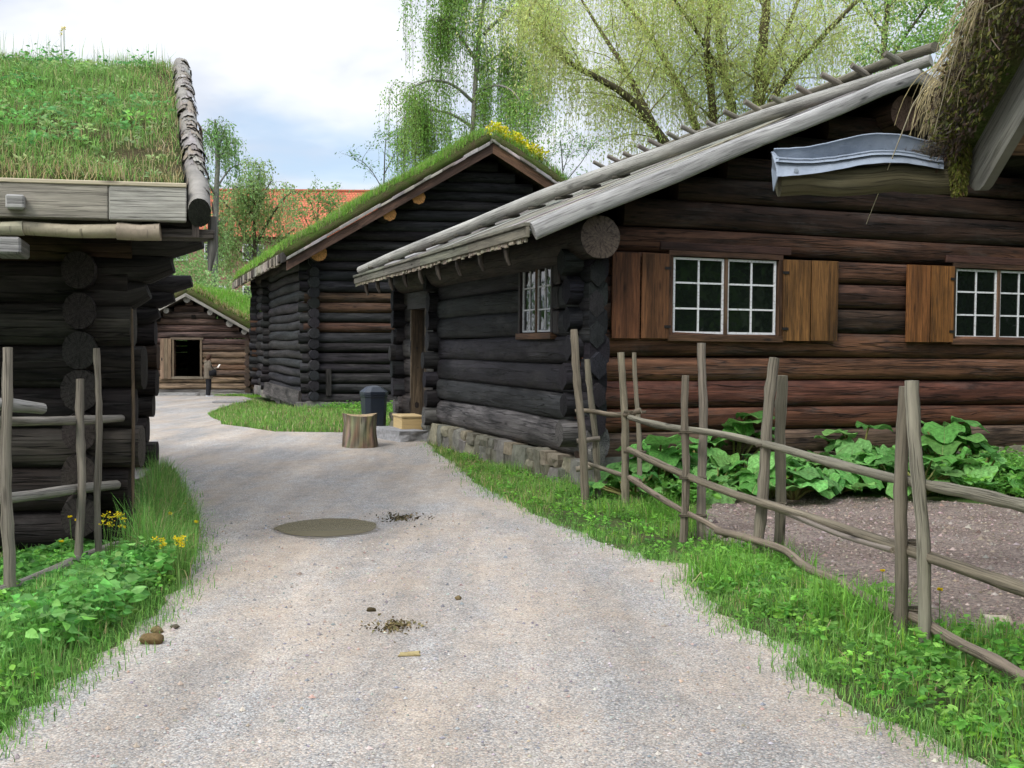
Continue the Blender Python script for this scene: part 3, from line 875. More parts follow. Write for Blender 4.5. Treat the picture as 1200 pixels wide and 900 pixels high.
# ------------------------------------------------------------------ turf roof kit
def turf_slab(house, P, eu, ev, nu, nv, thick, hump=.05, seed=0, name='turf', lip=True):
    """a sod layer over the parallelogram P + eu*u + ev*v: an uneven block of soil. returns sampler(u,v)->world point on its top"""
    P, eu, ev = Vector(P), Vector(eu), Vector(ev)
    N = eu.cross(ev).normalized()
    if N.z < 0: N = -N
    rs = random.Random(seed); ph = [rs.uniform(0, 6) for _ in range(4)]
    A, B = eu.length, ev.length
    def top(u, v):
        x, y = u * A, v * B
        e = min(1, min(u, 1 - u) * A / .12, min(v, 1 - v) * B / .12)
        h = thick * (.72 + .28 * e) + hump * (sin(x * 2.1 + ph[0] + sin(y * 1.7)) * .5 + sin(y * 2.9 + ph[1] + 1.3 * sin(x * 1.3)) * .4 + .3 * sin(x * 6.1 + y * 5.3 + ph[2])) * min(1, e + .4)
        return P + eu * u + ev * v + N * h
    V = []; Fc = []; UV = []
    for j in range(nv + 1):
        for i in range(nu + 1):
            V.append(top(i / nu, j / nv))
    W = nu + 1
    for j in range(nv):
        for i in range(nu):
            Fc.append([j * W + i, j * W + i + 1, (j + 1) * W + i + 1, (j + 1) * W + i])
    per = [(i, 0) for i in range(nu)] + [(nu, j) for j in range(nv)] + [(i, nv) for i in range(nu, 0, -1)] + [(0, j) for j in range(nv, 0, -1)]
    base = len(V)
    for (i, j) in per: V.append(P + eu * (i / nu) + ev * (j / nv))
    n = len(per)
    for k in range(n):
        a, b = per[k], per[(k + 1) % n]
        Fc.append([a[1] * W + a[0], base + k, base + (k + 1) % n, b[1] * W + b[0]])
    Fc.append([base + k for k in range(n)][::-1])
    m = MB(); m.add(V, Fc, [[(0, 0)] * len(f) for f in Fc], (1, 1, 1), 0, True)
    m.build(name, ['turf'], house)
    return top, N, A, B

def turf_grass(house, S, n, hmin, hmax, wid, cols, wts=None, straw=0., dens=None, lean=.5, strawfn=None, name='roof_grass', rng=NR):
    top, N, A, B = S
    u, v = rng.uniform(0, 1, n * 3), rng.uniform(0, 1, n * 3)
    c = pnoise(u * A, v * B, 1.0, 3.1) * .5 + .5
    keep = rng.uniform(0, 1, n * 3) < .35 + .65 * c
    u, v, c = u[keep][:n], v[keep][:n], c[keep][:n]; n = len(u)
    P = np.array([tuple(top(a, b)) for a, b in zip(u, v)])
    H = rng.uniform(hmin, hmax, n) * (.55 + .7 * c)
    T = tints(n, cols, .25, rng, wts)
    sf = np.full(n, straw) if strawfn is None else strawfn(u, v, c)
    st = rng.uniform(0, 1, n) < sf
    T[st] = tints(int(st.sum()), STRAW, .25, rng)
    Q, T = blades(P, H, np.full(n, wid) * rng.uniform(.7, 1.3, n), T, rng, lean)
    o = quadmesh(name, Q, T, 'blade', house); o['kind'] = 'stuff'
    return o

def turf_weeds(house, S, n, hmax, ll, cols, fn=None, name='roof_weeds', rng=NR, per=16):
    """feathery leafy weeds growing in the turf"""
    top, N, A, B = S
    u, v = rng.uniform(0.02, .98, n), rng.uniform(.03, .98, n)
    if fn is not None:
        k = fn(u, v); u, v = u[k], v[k]; n = len(u)
    base = np.array([tuple(top(a, b)) for a, b in zip(u, v)])
    H = rng.uniform(.4, 1, n) * hmax
    P = np.repeat(base, per, 0); h = np.repeat(H, per)
    ang = rng.uniform(0, 2 * pi, n * per); rr = rng.uniform(.1, .8, n * per) * h; zz = rng.uniform(.15, 1, n * per) ** .8
    P = P + np.stack([np.cos(ang) * rr, np.sin(ang) * rr, zz * h], 1)
    D = np.stack([np.cos(ang), np.sin(ang), rng.uniform(-.3, .7, n * per)], 1)
    T = np.repeat(tints(n, cols, .3, rng), per, 0) * rng.uniform(.75, 1.25, (n * per, 1))
    Q, T = leaves(P, D, rng.uniform(.5, 1.2, n * per) * ll, rng.uniform(.3, .5, n * per) * ll, T, rng)
    o = quadmesh(name, Q, T, 'leaf', house); o['kind'] = 'stuff'
    return o

# ------------------------------------------------------------------ turf roofed log store on the left
A9, A17 = radians(8.5), radians(17.5)
C0 = Vector((-3.46, 8.85)); EF = Vector((cos(A9), sin(A9))); EB = Vector((-sin(A17), cos(A17)))
EF3, EB3, Z3 = V3(EF, 0), V3(EB, 0), Vector((0, 0, 1))
def h0(a, d, z): p = C0 + EF * a + EB * d; return Vector((p.x, p.y, z))     # a: to the right along the front, d: back
H0 = root('log_storehouse', 'nearly black log building on the left with shaggy turf roof and birch bark verge', 'log house', h0(0, 0, 0))
def c_blk(i, z, r): return jit(r.choice([(.024, .019, .016), (.056, .048, .041), (.032, .028, .025), (.048, .029, .019)]), .2, r)
m = MB(); wall(m, h0(-6.5, 0, 0), h0(0, 0, 0), .02, 2.75, .335, .14, c_blk, (), .3, .33, None, 3.0, seed=31); m.build('log_wall', ['log', 'end'], H0)
m = MB(); wall(m, h0(-.10, 0, 0), h0(-.10, 6.2, 0), .16, 2.7, .335, .13, c_blk, (), -.05, .3, None, 2.8, seed=32)
ends(m, h0(-.10, 0, 0), -EB, .16, 2.5, .335, .165, lambda i, z, r: jit((.050, .042, .038), .2, r), 0, .36, 33, 2.2, .84, 12)
m.build('log_wall', ['log', 'end'], H0)
m = MB(); wall(m, h0(-6.5, 6.2, 0), h0(0, 6.2, 0), .02, 2.75, .335, .14, c_blk, (), .3, .35, None, 3.0, seed=34, step=2); m.build('log_wall', ['log', 'end'], H0)
m = MB(); wall(m, h0(-6.4, 0, 0), h0(-6.4, 6.2, 0), .16, 2.7, .335, .13, c_blk, (), .3, .3, None, 2.8, seed=35, step=2); m.build('log_wall', ['log', 'end'], H0)
m = MB(); m.box(h0(-6.3, .15, .05), EF3 * 6.1, EB3 * 5.9, Z3 * .05, (.03, .025, .02)); m.box(h0(-6.3, .15, 2.6), EF3 * 6.1, EB3 * 5.9, Z3 * .05, (.02, .018, .016)); m.build('floor', ['board'], H0)
# a weathered corner batten
m = MB(); m.tube([h0(.30, -.17, .0), h0(.31, -.165, 1.2), h0(.30, -.17, 2.0)], [.011, .013, .009], (.12, .085, .055), K=6, ex=3); m.build('corner_batten', ['board'], H0)
ZV0, SL0 = 2.85, .445      # top of the eave beam; roof slope per metre of EB
EBR = V3(Vector((-sin(radians(18.9)), cos(radians(18.9)))), 0); EV = EBR + Z3 * SL0        # up the front slope
def roof0(a, d): return h0(a, -1.22, ZV0 - .10 + SL0 * d) + EBR * d
aR, aL, dR = .74, -6.9, 4.35
# sheathing, underside
m = MB()
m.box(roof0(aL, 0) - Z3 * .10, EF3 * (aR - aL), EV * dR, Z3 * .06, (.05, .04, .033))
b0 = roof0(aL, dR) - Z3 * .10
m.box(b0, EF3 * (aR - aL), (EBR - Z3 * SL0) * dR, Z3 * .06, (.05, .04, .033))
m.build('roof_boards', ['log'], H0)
# turf
S0 = turf_slab(H0, roof0(aL, .03) + Z3 * -.03, EF3 * (aR - aL - .02), EV * (dR - .02), 60, 36, .17, .06, 3)
S0b = turf_slab(H0, roof0(aL, dR) + Z3 * -.03, EF3 * (aR - aL - .02), (EBR - Z3 * SL0) * dR, 20, 14, .17, .06, 4)
sf0 = lambda u, v, c: np.clip(.06 + .65 * np.exp(-v * 9) + .25 * (c < .28) + .25 * np.exp(-((1 - u) * 7.7 / .35) ** 2), 0, .9)
turf_grass(H0, S0, 42000, .05, .16, .006, GREEN + [(.20, .28, .09)], None, 0, None, 1.0, sf0)
turf_weeds(H0, S0, 800, .20, .06, [(.13, .33, .10), (.17, .39, .11), (.21, .42, .09)], lambda u, v: (pnoise(u * 7.7, v * 4.8, 1.2, 1.2) > .05) & (v > .12))
turf_weeds(H0, S0, 420, .12, .05, [(.27, .40, .14), (.33, .44, .19)], lambda u, v: v > .05)
def ridge_stalks():
    n = 420; u = NR.uniform(0, 1, n); v = NR.uniform(.93, 1, n)
    P = np.array([tuple(S0[0](a, b)) for a, b in zip(u, v)])
    Q, T = blades(P, NR.uniform(.12, .34, n), np.full(n, .005), tints(n, GREEN + [(.2, .24, .12)], .2), NR, .25)
    o = quadmesh('ridge_grass', Q, T, 'blade', H0); o['kind'] = 'stuff'
ridge_stalks()
# eave beam of two lengths, its peg, bark roll underneath
for a, b, c in ((aL, .18, (.30, .275, .225)), (.185, aR - .02, (.38, .365, .32))):
    m = MB(); m.box(roof0(a, -.10) + Z3 * -.11, EF3 * (b - a), EB3 * .10, Z3 * .245, c); m.build('eave_beam', ['grey'], H0, bevel=.007)
m = MB(); m.box(roof0(aL, -.11) + Z3 * .137, EF3 * (aR - .02 - aL), EB3 * .125, Z3 * .03, (.46, .40, .28)); m.build('beam_cap', ['clean'], H0, bevel=.005)
for a in (-.50, -2.4): 
    m = MB(); m.box(roof0(a, -.19) + Z3 * -.02, EF3 * .125, EB3 * .10, Z3 * .10, (.36, .35, .33)); m.build('beam_peg', ['grey'], H0, bevel=.012)
m = MB(); r = random.Random(2); a = aL
while a < .52:
    w = r.uniform(.35, .8); b = min(a + w, .54); q = r.uniform(.048, .062)
    m.tube([roof0(a - .02, -.05 + r.uniform(-.01, .01)) + Z3 * (-.21 + r.uniform(-.01, .01)), roof0((a + b) / 2, -.05) + Z3 * -.215, roof0(b, -.05 + r.uniform(-.01, .01)) + Z3 * (-.21 + r.uniform(-.01, .01))], [q, q * .97, q * 1.03], jit((.42, .36, .27), .2, r), K=12, wob=.06, rnd=r)
    a = b
m.build('birch_bark_roll', ['birch'], H0)
for a in (-.62, -2.7):
    m = MB(); m.box(roof0(a, -.09) + Z3 * -.37, EF3 * .21, EB3 * .5, Z3 * .12, (.30, .29, .28)); m.build('rafter_end', ['grey'], H0, bevel=.015)
# verge: half-round roll covered with overlapping birch bark
m = MB(); r = random.Random(12); d = -.06
mm = MB()
NV = 15
q = .108
pts = [roof0(aR + .07 + .012 * sin(k * 2.1), -.10 + (dR + .12) * k / 12) + Z3 * (.085 - .13 * (1 - k / 12) + .010 * sin(k * 1.7)) for k in range(13)]
mm.tube(pts, [q * (1 + .03 * sin(k * 1.3)) for k in range(13)], (.25, .232, .205), K=20, ex=2.2, asp=.74, updir=(0, 0, 1), wob=.02, rnd=r, capmi=1, captint=(.022, .024, .018))
def flake(m, d, l, a0, a1, q, lift, tint):
    n = 7; V = []
    for j, (dd, lf) in enumerate(((d, lift), (d + l * .5, lift * .45), (d + l, .004))):
        for i in range(n):
            a = a0 + (a1 - a0) * i / (n - 1); R = q + lf + r.uniform(0, .006); e = (.02 * sin(i * 2.3 + d * 9) if j == 0 else 0)
            V.append(roof0(aR + .07, dd + e) + Z3 * (.085 - .13 * (1 - (dd + .1) / (dR + .12))) + EF3 * (R * .80 * cos(a)) + Z3 * (R * 1.02 * sin(a)))
    Fc = [[j * n + i, j * n + i + 1, (j + 1) * n + i + 1, (j + 1) * n + i] for j in range(2) for i in range(n - 1)]
    u = r.uniform(0, 40)
    m.add(V, Fc, [[(u + x * .1, u + y * .05) for x, y in ((j, i), (j, i + 1), (j + 1, i + 1), (j + 1, i))] for j in range(2) for i in range(n - 1)], tint, 0, False)
for k in range(150):
    a0 = r.uniform(-.3, 2.4); w = r.uniform(.35, 1.2)
    flake(mm, r.uniform(-.12, dR - .2), r.uniform(.08, .34), a0, a0 + w, q + .004, abs(r.gauss(.008, .014)), jit(r.choice([(.25, .232, .205), (.31, .29, .26), (.21, .19, .165), (.26, .22, .17)]), .15, r))
mm.build('birch_bark_verge', ['birch', 'end'], H0)
m = MB()
for d0, d1, zz_ in ((-.05, dR, -.16),):
    m.box(roof0(aR + .02, d0) + Z3 * (zz_ - .08), EF3 * .05, EV * (d1 - d0), Z3 * .16, (.045, .036, .03))
    m.box(roof0(aR + .02, dR) + Z3 * (zz_ - .08), EF3 * .05, (EBR - Z3 * SL0) * dR, Z3 * .16, (.045, .036, .03))
m.build('barge_board', ['log'], H0)
m = MB(); m.box(roof0(.45, -.02) + Z3 * -.26, EF3 * .47, EB3 * .22, Z3 * .07, (.06, .05, .042)); m.box(roof0(.50, .03) + Z3 * -.195, EF3 * .27, EBR * .25, Z3 * .20, (.035, .03, .026)); m.build('corner_block', ['log'], H0, bevel=.01)  # second box is a filler added to keep the gap under the beam end dark
m = MB()      # hanging ends of verge hooks
m.tube([roof0(aR + .17, .05) + Z3 * -.12, roof0(aR + .17, .05) + Z3 * -.34, roof0(aR + .15, .06) + Z3 * -.52], [.03, .035, .014], (.16, .15, .135), K=6, ex=3); m.build('verge_hook', ['grey'], H0)
m = MB(); m.box(roof0(.52, 1.2) + Z3 * -.98, EF3 * .05, EB3 * .06, Z3 * .75, (.045, .034, .028)); m.build('hanging_board', ['log'], H0, bevel=.004)
m = MB(); m.box(roof0(.30, 1.25) + Z3 * -.80, EF3 * .24, EB3 * .05, Z3 * .6, (.035, .03, .026)); m.build('hanging_board', ['log'], H0, bevel=.004)
# curved gable brackets (log consoles stepping outwards)
for dd, zt in ((.0, 2.62), (6.1, 2.62)):
    m = MB()
    for k, (o, zz_) in enumerate(((.42, 2.12), (.62, 2.34), (.86, 2.55))):
        m.tube([h0(-.1, dd, zz_), h0(o * .7, dd, zz_), h0(o, dd, zz_ + .05)], [.13, .125, .08], (.030, .026, .024), K=12, ex=3, updir=(0, 0, 1), capmi=1)
    m.build('console_log', ['log', 'end'], H0)
m = MB()
def g0top(z): return None if z > ZV0 + SL0 * 4.0 else (max(0, (z - 2.45) / SL0 - 1.0), 6.2 - max(0, (z - 2.45) / SL0 - 1.0))
wall(m, h0(-.1, 0, 0), h0(-.1, 6.2, 0), 2.68, 4.3, .335, .13, c_blk, (), 0, 0, g0top, 2.8, seed=36)
m.build('log_wall', ['log', 'end'], H0)

# ------------------------------------------------------------------ tall turf roofed log barn in the middle
A2 = Vector((-5.62, 30.0)); EG = Vector((cos(radians(9)), sin(radians(9)))); EL = Vector((-sin(radians(19.8)), cos(radians(19.8))))
EG3, EL3 = V3(EG, 0), V3(EL, 0)
def h2(a, d, z): p = A2 + EG * a + EL * d; return Vector((p.x, p.y, z))
W2, L2, R2 = 9.9, 12.9, 4.75
ZE2, SL2, OV2, FO2 = 4.15, .60, .85, .95
def zr2(a): return ZE2 + SL2 * (min(a, 2 * R2 - a) + OV2)
H2 = root('log_barn', 'tall black log barn with green turf roof and yellow flowers on its ridge', 'barn', h2(0, 0, 0))
def c_b2(i, z, r):
    if r.random() < .25 and z < 3.2: return jit((.085, .046, .028), .25, r)
    return jit((.027, .025, .026), .3, r)
g2top = lambda z: None if zr2(R2) - z < .4 else ((z + .22 - zr2(0)) / SL2, 2 * R2 - (z + .22 - zr2(0)) / SL2) if z > zr2(0) - .1 else (-.4, W2 + .4)
m = MB(); wall(m, h2(0, 0, 0), h2(W2, 0, 0), .12, 7.0, .29, .125, c_b2, (), .25, .3, g2top, 2.3, seed=41, K=10, step=1.2, wob=.02); m.build('log_wall', ['log', 'end'], H2)
m = MB(); wall(m, h2(0, 0, 0), h2(0, L2, 0), .22, 4.4, .29, .13, lambda i, z, r: jit((.033, .031, .032), .3, r), (), .1, .3, None, 2.1, seed=42, K=10, step=1.2, wob=.03)
m.build('log_wall', ['log', 'end'], H2)
m = MB(); wall(m, h2(W2, 0, 0), h2(W2, L2, 0), .22, 4.4, .30, .13, c_b2, (), .3, .3, None, 2.1, seed=43, K=8, step=3)
wall(m, h2(0, L2, 0), h2(W2, L2, 0), .12, 7.0, .30, .125, c_b2, (), .3, .3, g2top, 2.3, seed=44, K=8, step=3); m.build('log_wall', ['log', 'end'], H2)
ec = lambda i, z, r: jit((.032, .031, .033), .3, r)
for nm, P, d, z0, z1, sd in (('a', h2(0, 0, 0), -EL, .2, 4.2, 1), ('b', h2(0, 0, 0), -EG, .1, 4.2, 2), ('c', h2(0, 9.0, 0), -EG, .15, 3.9, 3), ('d', h2(0, L2, 0), -EG, .15, 3.9, 4)):
    m = MB(); ends(m, P, d, z0, z1, .29, .148, ec, 0, .34, 50 + sd, 2.2, 1, 9); m.build('notched_log_ends', ['log', 'end'], H2)
m = MB(); r = random.Random(9)
for a in np.arange(-.2, W2, .5): rock(m, h2(a, 0, .02), .26, .2, .14, EG3, EL3, jit((.17, .16, .14), .2, r), r)
for d in np.arange(0, L2, .5): rock(m, h2(0, d, .03), .26, .2, .17, EL3, EG3, jit((.17, .16, .14), .2, r), r)
m.build('stone_foundation', ['stone'], H2)
m = MB(); q = [h2(-.18, 1.0, .30), h2(-.16, 8.7, .30)]
m.box(h2(-.34, .6, .02), EL3 * 8.2, EG3 * .10, Vector((.05, .02, .42)), (.085, .075, .07)); m.build('sill_board', ['log'], H2)
m = MB(); m.box(h2(.15, .15, .1), EG3 * (W2 - .3), EL3 * (L2 - .3), Z3 * .05, (.03, .025, .02)); m.build('floor', ['board'], H2)
OR = (.60, .29, .10)
for a, z, R in ((.06, zr2(0) - .36, .235), ):
    m = MB(); m.tube([h2(a, -.62, z), h2(a, 1, z), h2(a, L2, z)], [R, R, R], (.05, .04, .035), K=14, capmi=1, captint=OR); m.build('plate_log', ['log', 'end'], H2)
for a in (1.95, 2.75):
    z = zr2(a) - .43
    m = MB(); m.tube([h2(a, -.80, z), h2(a, 1, z), h2(a, L2, z)], [.19] * 3, (.04, .033, .03), K=8, ex=4, updir=(EG3 * -.5 + Z3), capmi=1, captint=OR); m.build('purlin', ['log', 'end'], H2)
m = MB(); m.box(h2(.35, -.22, .35), EG3 * .14, EL3 * .10, Z3 * .75, (.05, .045, .042)); m.build('door_post', ['log'], H2)
# roof boards, barge boards, bark edge and turf
for sd in (1, -1):
    f = (lambda a: a) if sd > 0 else (lambda a: 2 * R2 - a)
    up2 = h2(f(R2), -FO2, zr2(R2)) - h2(f(-OV2), -FO2, ZE2)
    o2 = h2(f(-OV2), -FO2, ZE2)
    LL = L2 + FO2 + .8
    m = MB(); m.box(o2 - Z3 * .10, up2, EL3 * LL, Z3 * .09, (.06, .045, .035)); m.build('roof_boards', ['log'], H2)
    m = MB(); m.box(o2 - Z3 * .38 - EL3 * .05, up2, EL3 * .05, Z3 * .27, (.075, .042, .028) if sd > 0 else (.10, .055, .032)); m.build('barge_board', ['board'], H2)
    m = MB(); r = random.Random(5 + sd); x = 0.
    while x < 1:
        w = r.uniform(.03, .08)
        a = o2 + up2 * x - EL3 * (.10 + r.uniform(0, .05)) - Z3 * (.09 + r.uniform(0, .03))
        m.box(a, up2 * min(w * 1.12, 1 - x + .01), EL3 * .25, Z3 * r.uniform(.07, .11), jit(r.choice([(.28, .26, .24), (.36, .33, .29), (.20, .18, .15)]), .2, r)); x += w
    m.build('birch_bark_edge', ['birch'], H2, bevel=.01)
    if sd > 0:
        m = MB(); y = 0.; r = random.Random(6)
        while y < LL - .05:
            w = r.uniform(.10, .26)
            hgt = r.uniform(.20, .30)
            m.box(o2 + EL3 * y - EG3 * (.10 + r.uniform(0, .07)) - Z3 * (hgt - .1), EL3 * w * .9, EG3 * .14 + Z3 * .05, Z3 * hgt, jit(r.choice([(.10, .085, .07), (.30, .27, .22), (.06, .05, .042), (.38, .33, .26)]), .2, r)); y += w
        m.build('bark_and_log_eave', ['birch'], H2, bevel=.015)
    S = turf_slab(H2, o2 + Z3 * .0 - EL3 * .02, up2, EL3 * LL, 24, 44, .27, .07, 20 + sd)
    turf_grass(H2, S, 26000 if sd > 0 else 11000, .10, .26, .014, [(.17, .37, .045), (.21, .43, .05), (.13, .28, .035), (.25, .40, .08)], None, .05)
    # rim of longer grass along the verge
    n = 2600; v = NR.uniform(0, .05, n); u = NR.uniform(0, 1, n)
    P = np.array([tuple(S[0](a, b)) for a, b in zip(u, v)])
    T = tints(n, [(.14, .30, .04), (.18, .36, .05), (.28, .30, .12), (.14, .20, .06)], .25)
    Q, T = blades(P, NR.uniform(.08, .28, n), np.full(n, .014), T, NR, .7); o = quadmesh('verge_grass', Q, T, 'blade', H2); o['kind'] = 'stuff'
    if sd < 0:
        n = 900; u = NR.uniform(.74, 1.0, n); v = np.abs(NR.normal(.03, .03, n)) + .005
        P = np.array([tuple(S[0](a, b)) for a, b in zip(u, v)]); P[:, 2] += NR.uniform(.14, .40, n)
        D = NR.normal(0, 1, (n, 3)); D[:, 2] = np.abs(D[:, 2])
        Q, T = leaves(P, D, NR.uniform(.05, .11, n), NR.uniform(.05, .09, n), tints(n, [(.62, .56, .03), (.70, .62, .05), (.40, .48, .04)], .2)); o = quadmesh('yellow_roof_flowers', Q, T, 'petal', H2); o['kind'] = 'stuff'

# ------------------------------------------------------------------ far turf roofed barn with the open hatch
YB = 44.2; ZB3 = float(gz(-13, YB))
def hb(x, d, z): return Vector((-13.35 + x, YB + d, ZB3 + z))
HB = root('turf_barn', 'brown weathered log barn at the path end with open hatch and turf gable roof', 'barn', hb(0, 0, 0))
XB = Vector((1, 0, 0)); YB3 = Vector((0, 1, 0))
RB, SLB = 4.22, .56
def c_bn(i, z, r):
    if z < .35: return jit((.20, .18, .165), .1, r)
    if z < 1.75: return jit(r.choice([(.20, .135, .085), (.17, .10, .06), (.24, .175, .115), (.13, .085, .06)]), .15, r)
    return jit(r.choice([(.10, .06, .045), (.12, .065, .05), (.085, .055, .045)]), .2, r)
gbt = lambda z: None if RB - z < .25 else (-min(2.75, (RB - z - .18) / SLB) + 2.45, min(2.75, (RB - z - .18) / SLB) + 2.45)
HO = [(2.45 - .62, 2.45 + .47, .82, 2.28)]
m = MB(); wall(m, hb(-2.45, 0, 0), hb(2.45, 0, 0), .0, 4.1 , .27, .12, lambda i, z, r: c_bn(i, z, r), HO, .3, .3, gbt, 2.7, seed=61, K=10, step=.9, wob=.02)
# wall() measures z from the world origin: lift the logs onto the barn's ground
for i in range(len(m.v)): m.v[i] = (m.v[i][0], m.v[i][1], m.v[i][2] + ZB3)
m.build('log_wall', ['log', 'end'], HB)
for x in (-2.45, 2.45):
    m = MB(); wall(m, hb(x, 0, 0), hb(x, 7.5, 0), ZB3 + .1, ZB3 + 2.75, .28, .12, lambda i, z, r: jit((.09, .065, .05), .2, r), (), .32, .3, None, 2.5, seed=62, K=8, step=3); m.build('log_wall', ['log', 'end'], HB)
m = MB()
for (x, w, z, h) in ((-2.4, 4.8, .0, 1.95), (-2.4, 1.7, 1.95, .6), (.55, 1.85, 1.95, .6), (-2.4, 4.8, 2.55, .5)): m.box(hb(x, 7.5, z), XB * w, YB3 * .12, Z3 * h, (.04, .03, .025))
for q in range(6): m.box(hb(-.68 + q * .22, 7.5, 1.95), XB * .07, YB3 * .1, Z3 * .6, (.05, .04, .03))
m.build('back_wall', ['board'], HB)
m = MB()
for q in range(9):
    z = 2.75 + q * .165; hw = max(.05, (RB - z - .30) / SLB)
    m.box(hb(-hw, 7.5, z), XB * 2 * hw, YB3 * .1, Z3 * .16, (.04, .03, .025))
m.build('back_gable', ['board'], HB)
m = MB(); m.box(hb(-2.35, .1, .02), XB * 4.7, YB3 * 7.3, Z3 * .04, (.02, .016, .012)); m.build('floor', ['board'], HB)
m = MB()
m.box(hb(-.70, -.16, .78), XB * .075, YB3 * .26, Z3 * 1.56, (.20, .15, .10)); m.box(hb(.46, -.16, .78), XB * .075, YB3 * .26, Z3 * 1.56, (.20, .15, .10))
m.box(hb(-.76, -.17, 2.32), XB * 1.36, YB3 * .27, Z3 * .09, (.17, .13, .095)); m.box(hb(-.76, -.18, .70), XB * 1.36, YB3 * .29, Z3 * .10, (.23, .19, .14))
m.build('hatch_frame', ['grey'], HB)
m = MB()
for q in range(3): m.box(hb(-1.16 + q * .15, -.215, .70), XB * .145, YB3 * .04, Z3 * 1.66, jit((.24, .17, .11), .15))
hd = m.build('hatch_door', ['grey'], HB, bevel=.003)
m = MB(); m.box(hb(-1.12, -.225, 1.45), XB * .05, YB3 * .012, Z3 * .12, (.015, .012, .01)); m.build('handle', ['iron'], hd)
for k, x in enumerate((-2.25, -1.5, -.85, 0, .95, 1.75, 2.35)):
    z = RB - abs(x) * SLB - .24
    m = MB(); m.tube([hb(x, -.42, z), hb(x, 1, z)], [.15 if k % 2 else .12] * 2, (.12, .10, .085), K=10, capmi=1, captint=(.33, .31, .28)); m.build('purlin', ['log', 'end'], HB)
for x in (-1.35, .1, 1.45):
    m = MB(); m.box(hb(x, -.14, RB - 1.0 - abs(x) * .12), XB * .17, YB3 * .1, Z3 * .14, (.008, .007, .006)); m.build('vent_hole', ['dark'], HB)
for sd in (1, -1):
    o = hb(sd * 3.15, -.55, RB - 3.15 * SLB); upv = hb(0, -.55, RB) - o
    m = MB(); m.box(o - Z3 * .10, upv, YB3 * 8.6, Z3 * .10, (.10, .085, .07)); m.build('roof_boards', ['log'], HB)
    m = MB(); m.box(o - Z3 * .13 - YB3 * .05, upv * 1.0, YB3 * .06, Z3 * .13, (.34, .32, .28)); m.build('barge_board', ['grey'], HB)
    S = turf_slab(HB, o, upv, YB3 * 8.6, 14, 30, .30, .07, 30 + sd)
    turf_grass(HB, S, 8000, .14, .34, .022, [(.18, .38, .05), (.22, .43, .06), (.13, .28, .04)], None, .05 if sd > 0 else .2)
    n = 700; u = NR.uniform(0, 1, n); v = NR.uniform(0, .04, n); P = np.array([tuple(S[0](a, b)) for a, b in zip(u, v)])
    Q, T = blades(P, NR.uniform(.1, .3, n), np.full(n, .022), tints(n, STRAW + [(.12, .2, .03)], .25), NR, .7); o_ = quadmesh('verge_grass', Q, T, 'blade', HB); o_['kind'] = 'stuff'
m = MB(); r = random.Random(4)
for x in np.arange(-2.6, 2.7, .55): rock(m, hb(x, 0, -.02), .3, .3, .16, XB, YB3, jit((.24, .23, .215), .15, r), r)
rock(m, hb(-.3, -.5, .03), .75, .3, .12, XB, YB3, (.25, .245, .235), r)
m.build('stone_foundation', ['stone'], HB)

# ------------------------------------------------------------------ turf roofed house at the right edge, its verge and gutter
EX, EY, EZ = 2.74, 6.35, 2.93
HR = root('turf_roofed_house', 'turf roof corner with shaggy moss and hanging roots over a grey barge board, top right', 'log house', (4.6, 5.4, 0))
def rr(x, d, z=0): return Vector((EX + x, EY - d, EZ + z + .62 * d))
upr = Vector((0, -1, .62))
m = MB(); wall(m, (4.6, 5.3, 0), (9.5, 5.3, 0), .1, 2.9, .33, .13, c_blk, (), .0, .3, None, 2.8, seed=71, step=2); wall(m, (4.6, .2, 0), (4.6, 5.3, 0), .1, 2.9, .33, .13, c_blk, (), .3, .0, None, 2.8, seed=72, step=2); m.build('log_wall', ['log', 'end'], HR)
m = MB(); m.box(rr(.05, 0, -.06), Vector((6.5, 0, 0)), upr * 5.2, Z3 * .06, (.24, .15, .085)); m.build('roof_boards', ['board'], HR)
m = MB(); r = random.Random(3)
N_ = 14; L_ = 5.2
# barge board: long plank with a rounded foot
V = []; wd_ = .36
d0 = -.16
prof = []
nrm = Vector((0, .62, 1)).normalized(); al = upr.normalized()
for k in range(9):
    th = pi * k / 8 - pi / 2
    prof.append(al * (-cos(th) * wd_ * .42) + nrm * (sin(th) * wd_ / 2))
o = rr(.0, 0, -.10)
end = al * 6.0
P0 = [o + p for p in prof] ; P0 += [o + end + nrm * (wd_ / 2), o + end - nrm * (wd_ / 2)]
th_ = Vector((.055, 0, 0)); n = len(P0)
V = P0 + [p + th_ for p in P0]
uvp = [((p - o).dot(al), (p - o).dot(nrm)) for p in P0]
Fc = [list(range(n)), [n + k for k in range(n)][::-1]] + [[k, k + n, (k + 1) % n + n, (k + 1) % n] for k in range(n)]
FU = [uvp, uvp[::-1]] + [[uvp[k], uvp[k], uvp[(k + 1) % n], uvp[(k + 1) % n]] for k in range(n)]
m.add(V, Fc, FU, (.17, .165, .14)); m.build('barge_board', ['pole'], HR)
m = MB(); m.tube([rr(.45, .15, -.22), rr(3, .15, -.22)], [.13, .13], (.20, .11, .06), K=10, ex=2.6, capmi=1, captint=(.26, .16, .09)); m.build('eave_log', ['log', 'end'], HR)
SR = turf_slab(HR, rr(-.10, -.05, .02), Vector((6.4, 0, 0)), upr * 5.2, 30, 40, .55, .08, 44)
turf_grass(HR, SR, 9000, .12, .32, .006, GREEN, None, .35)
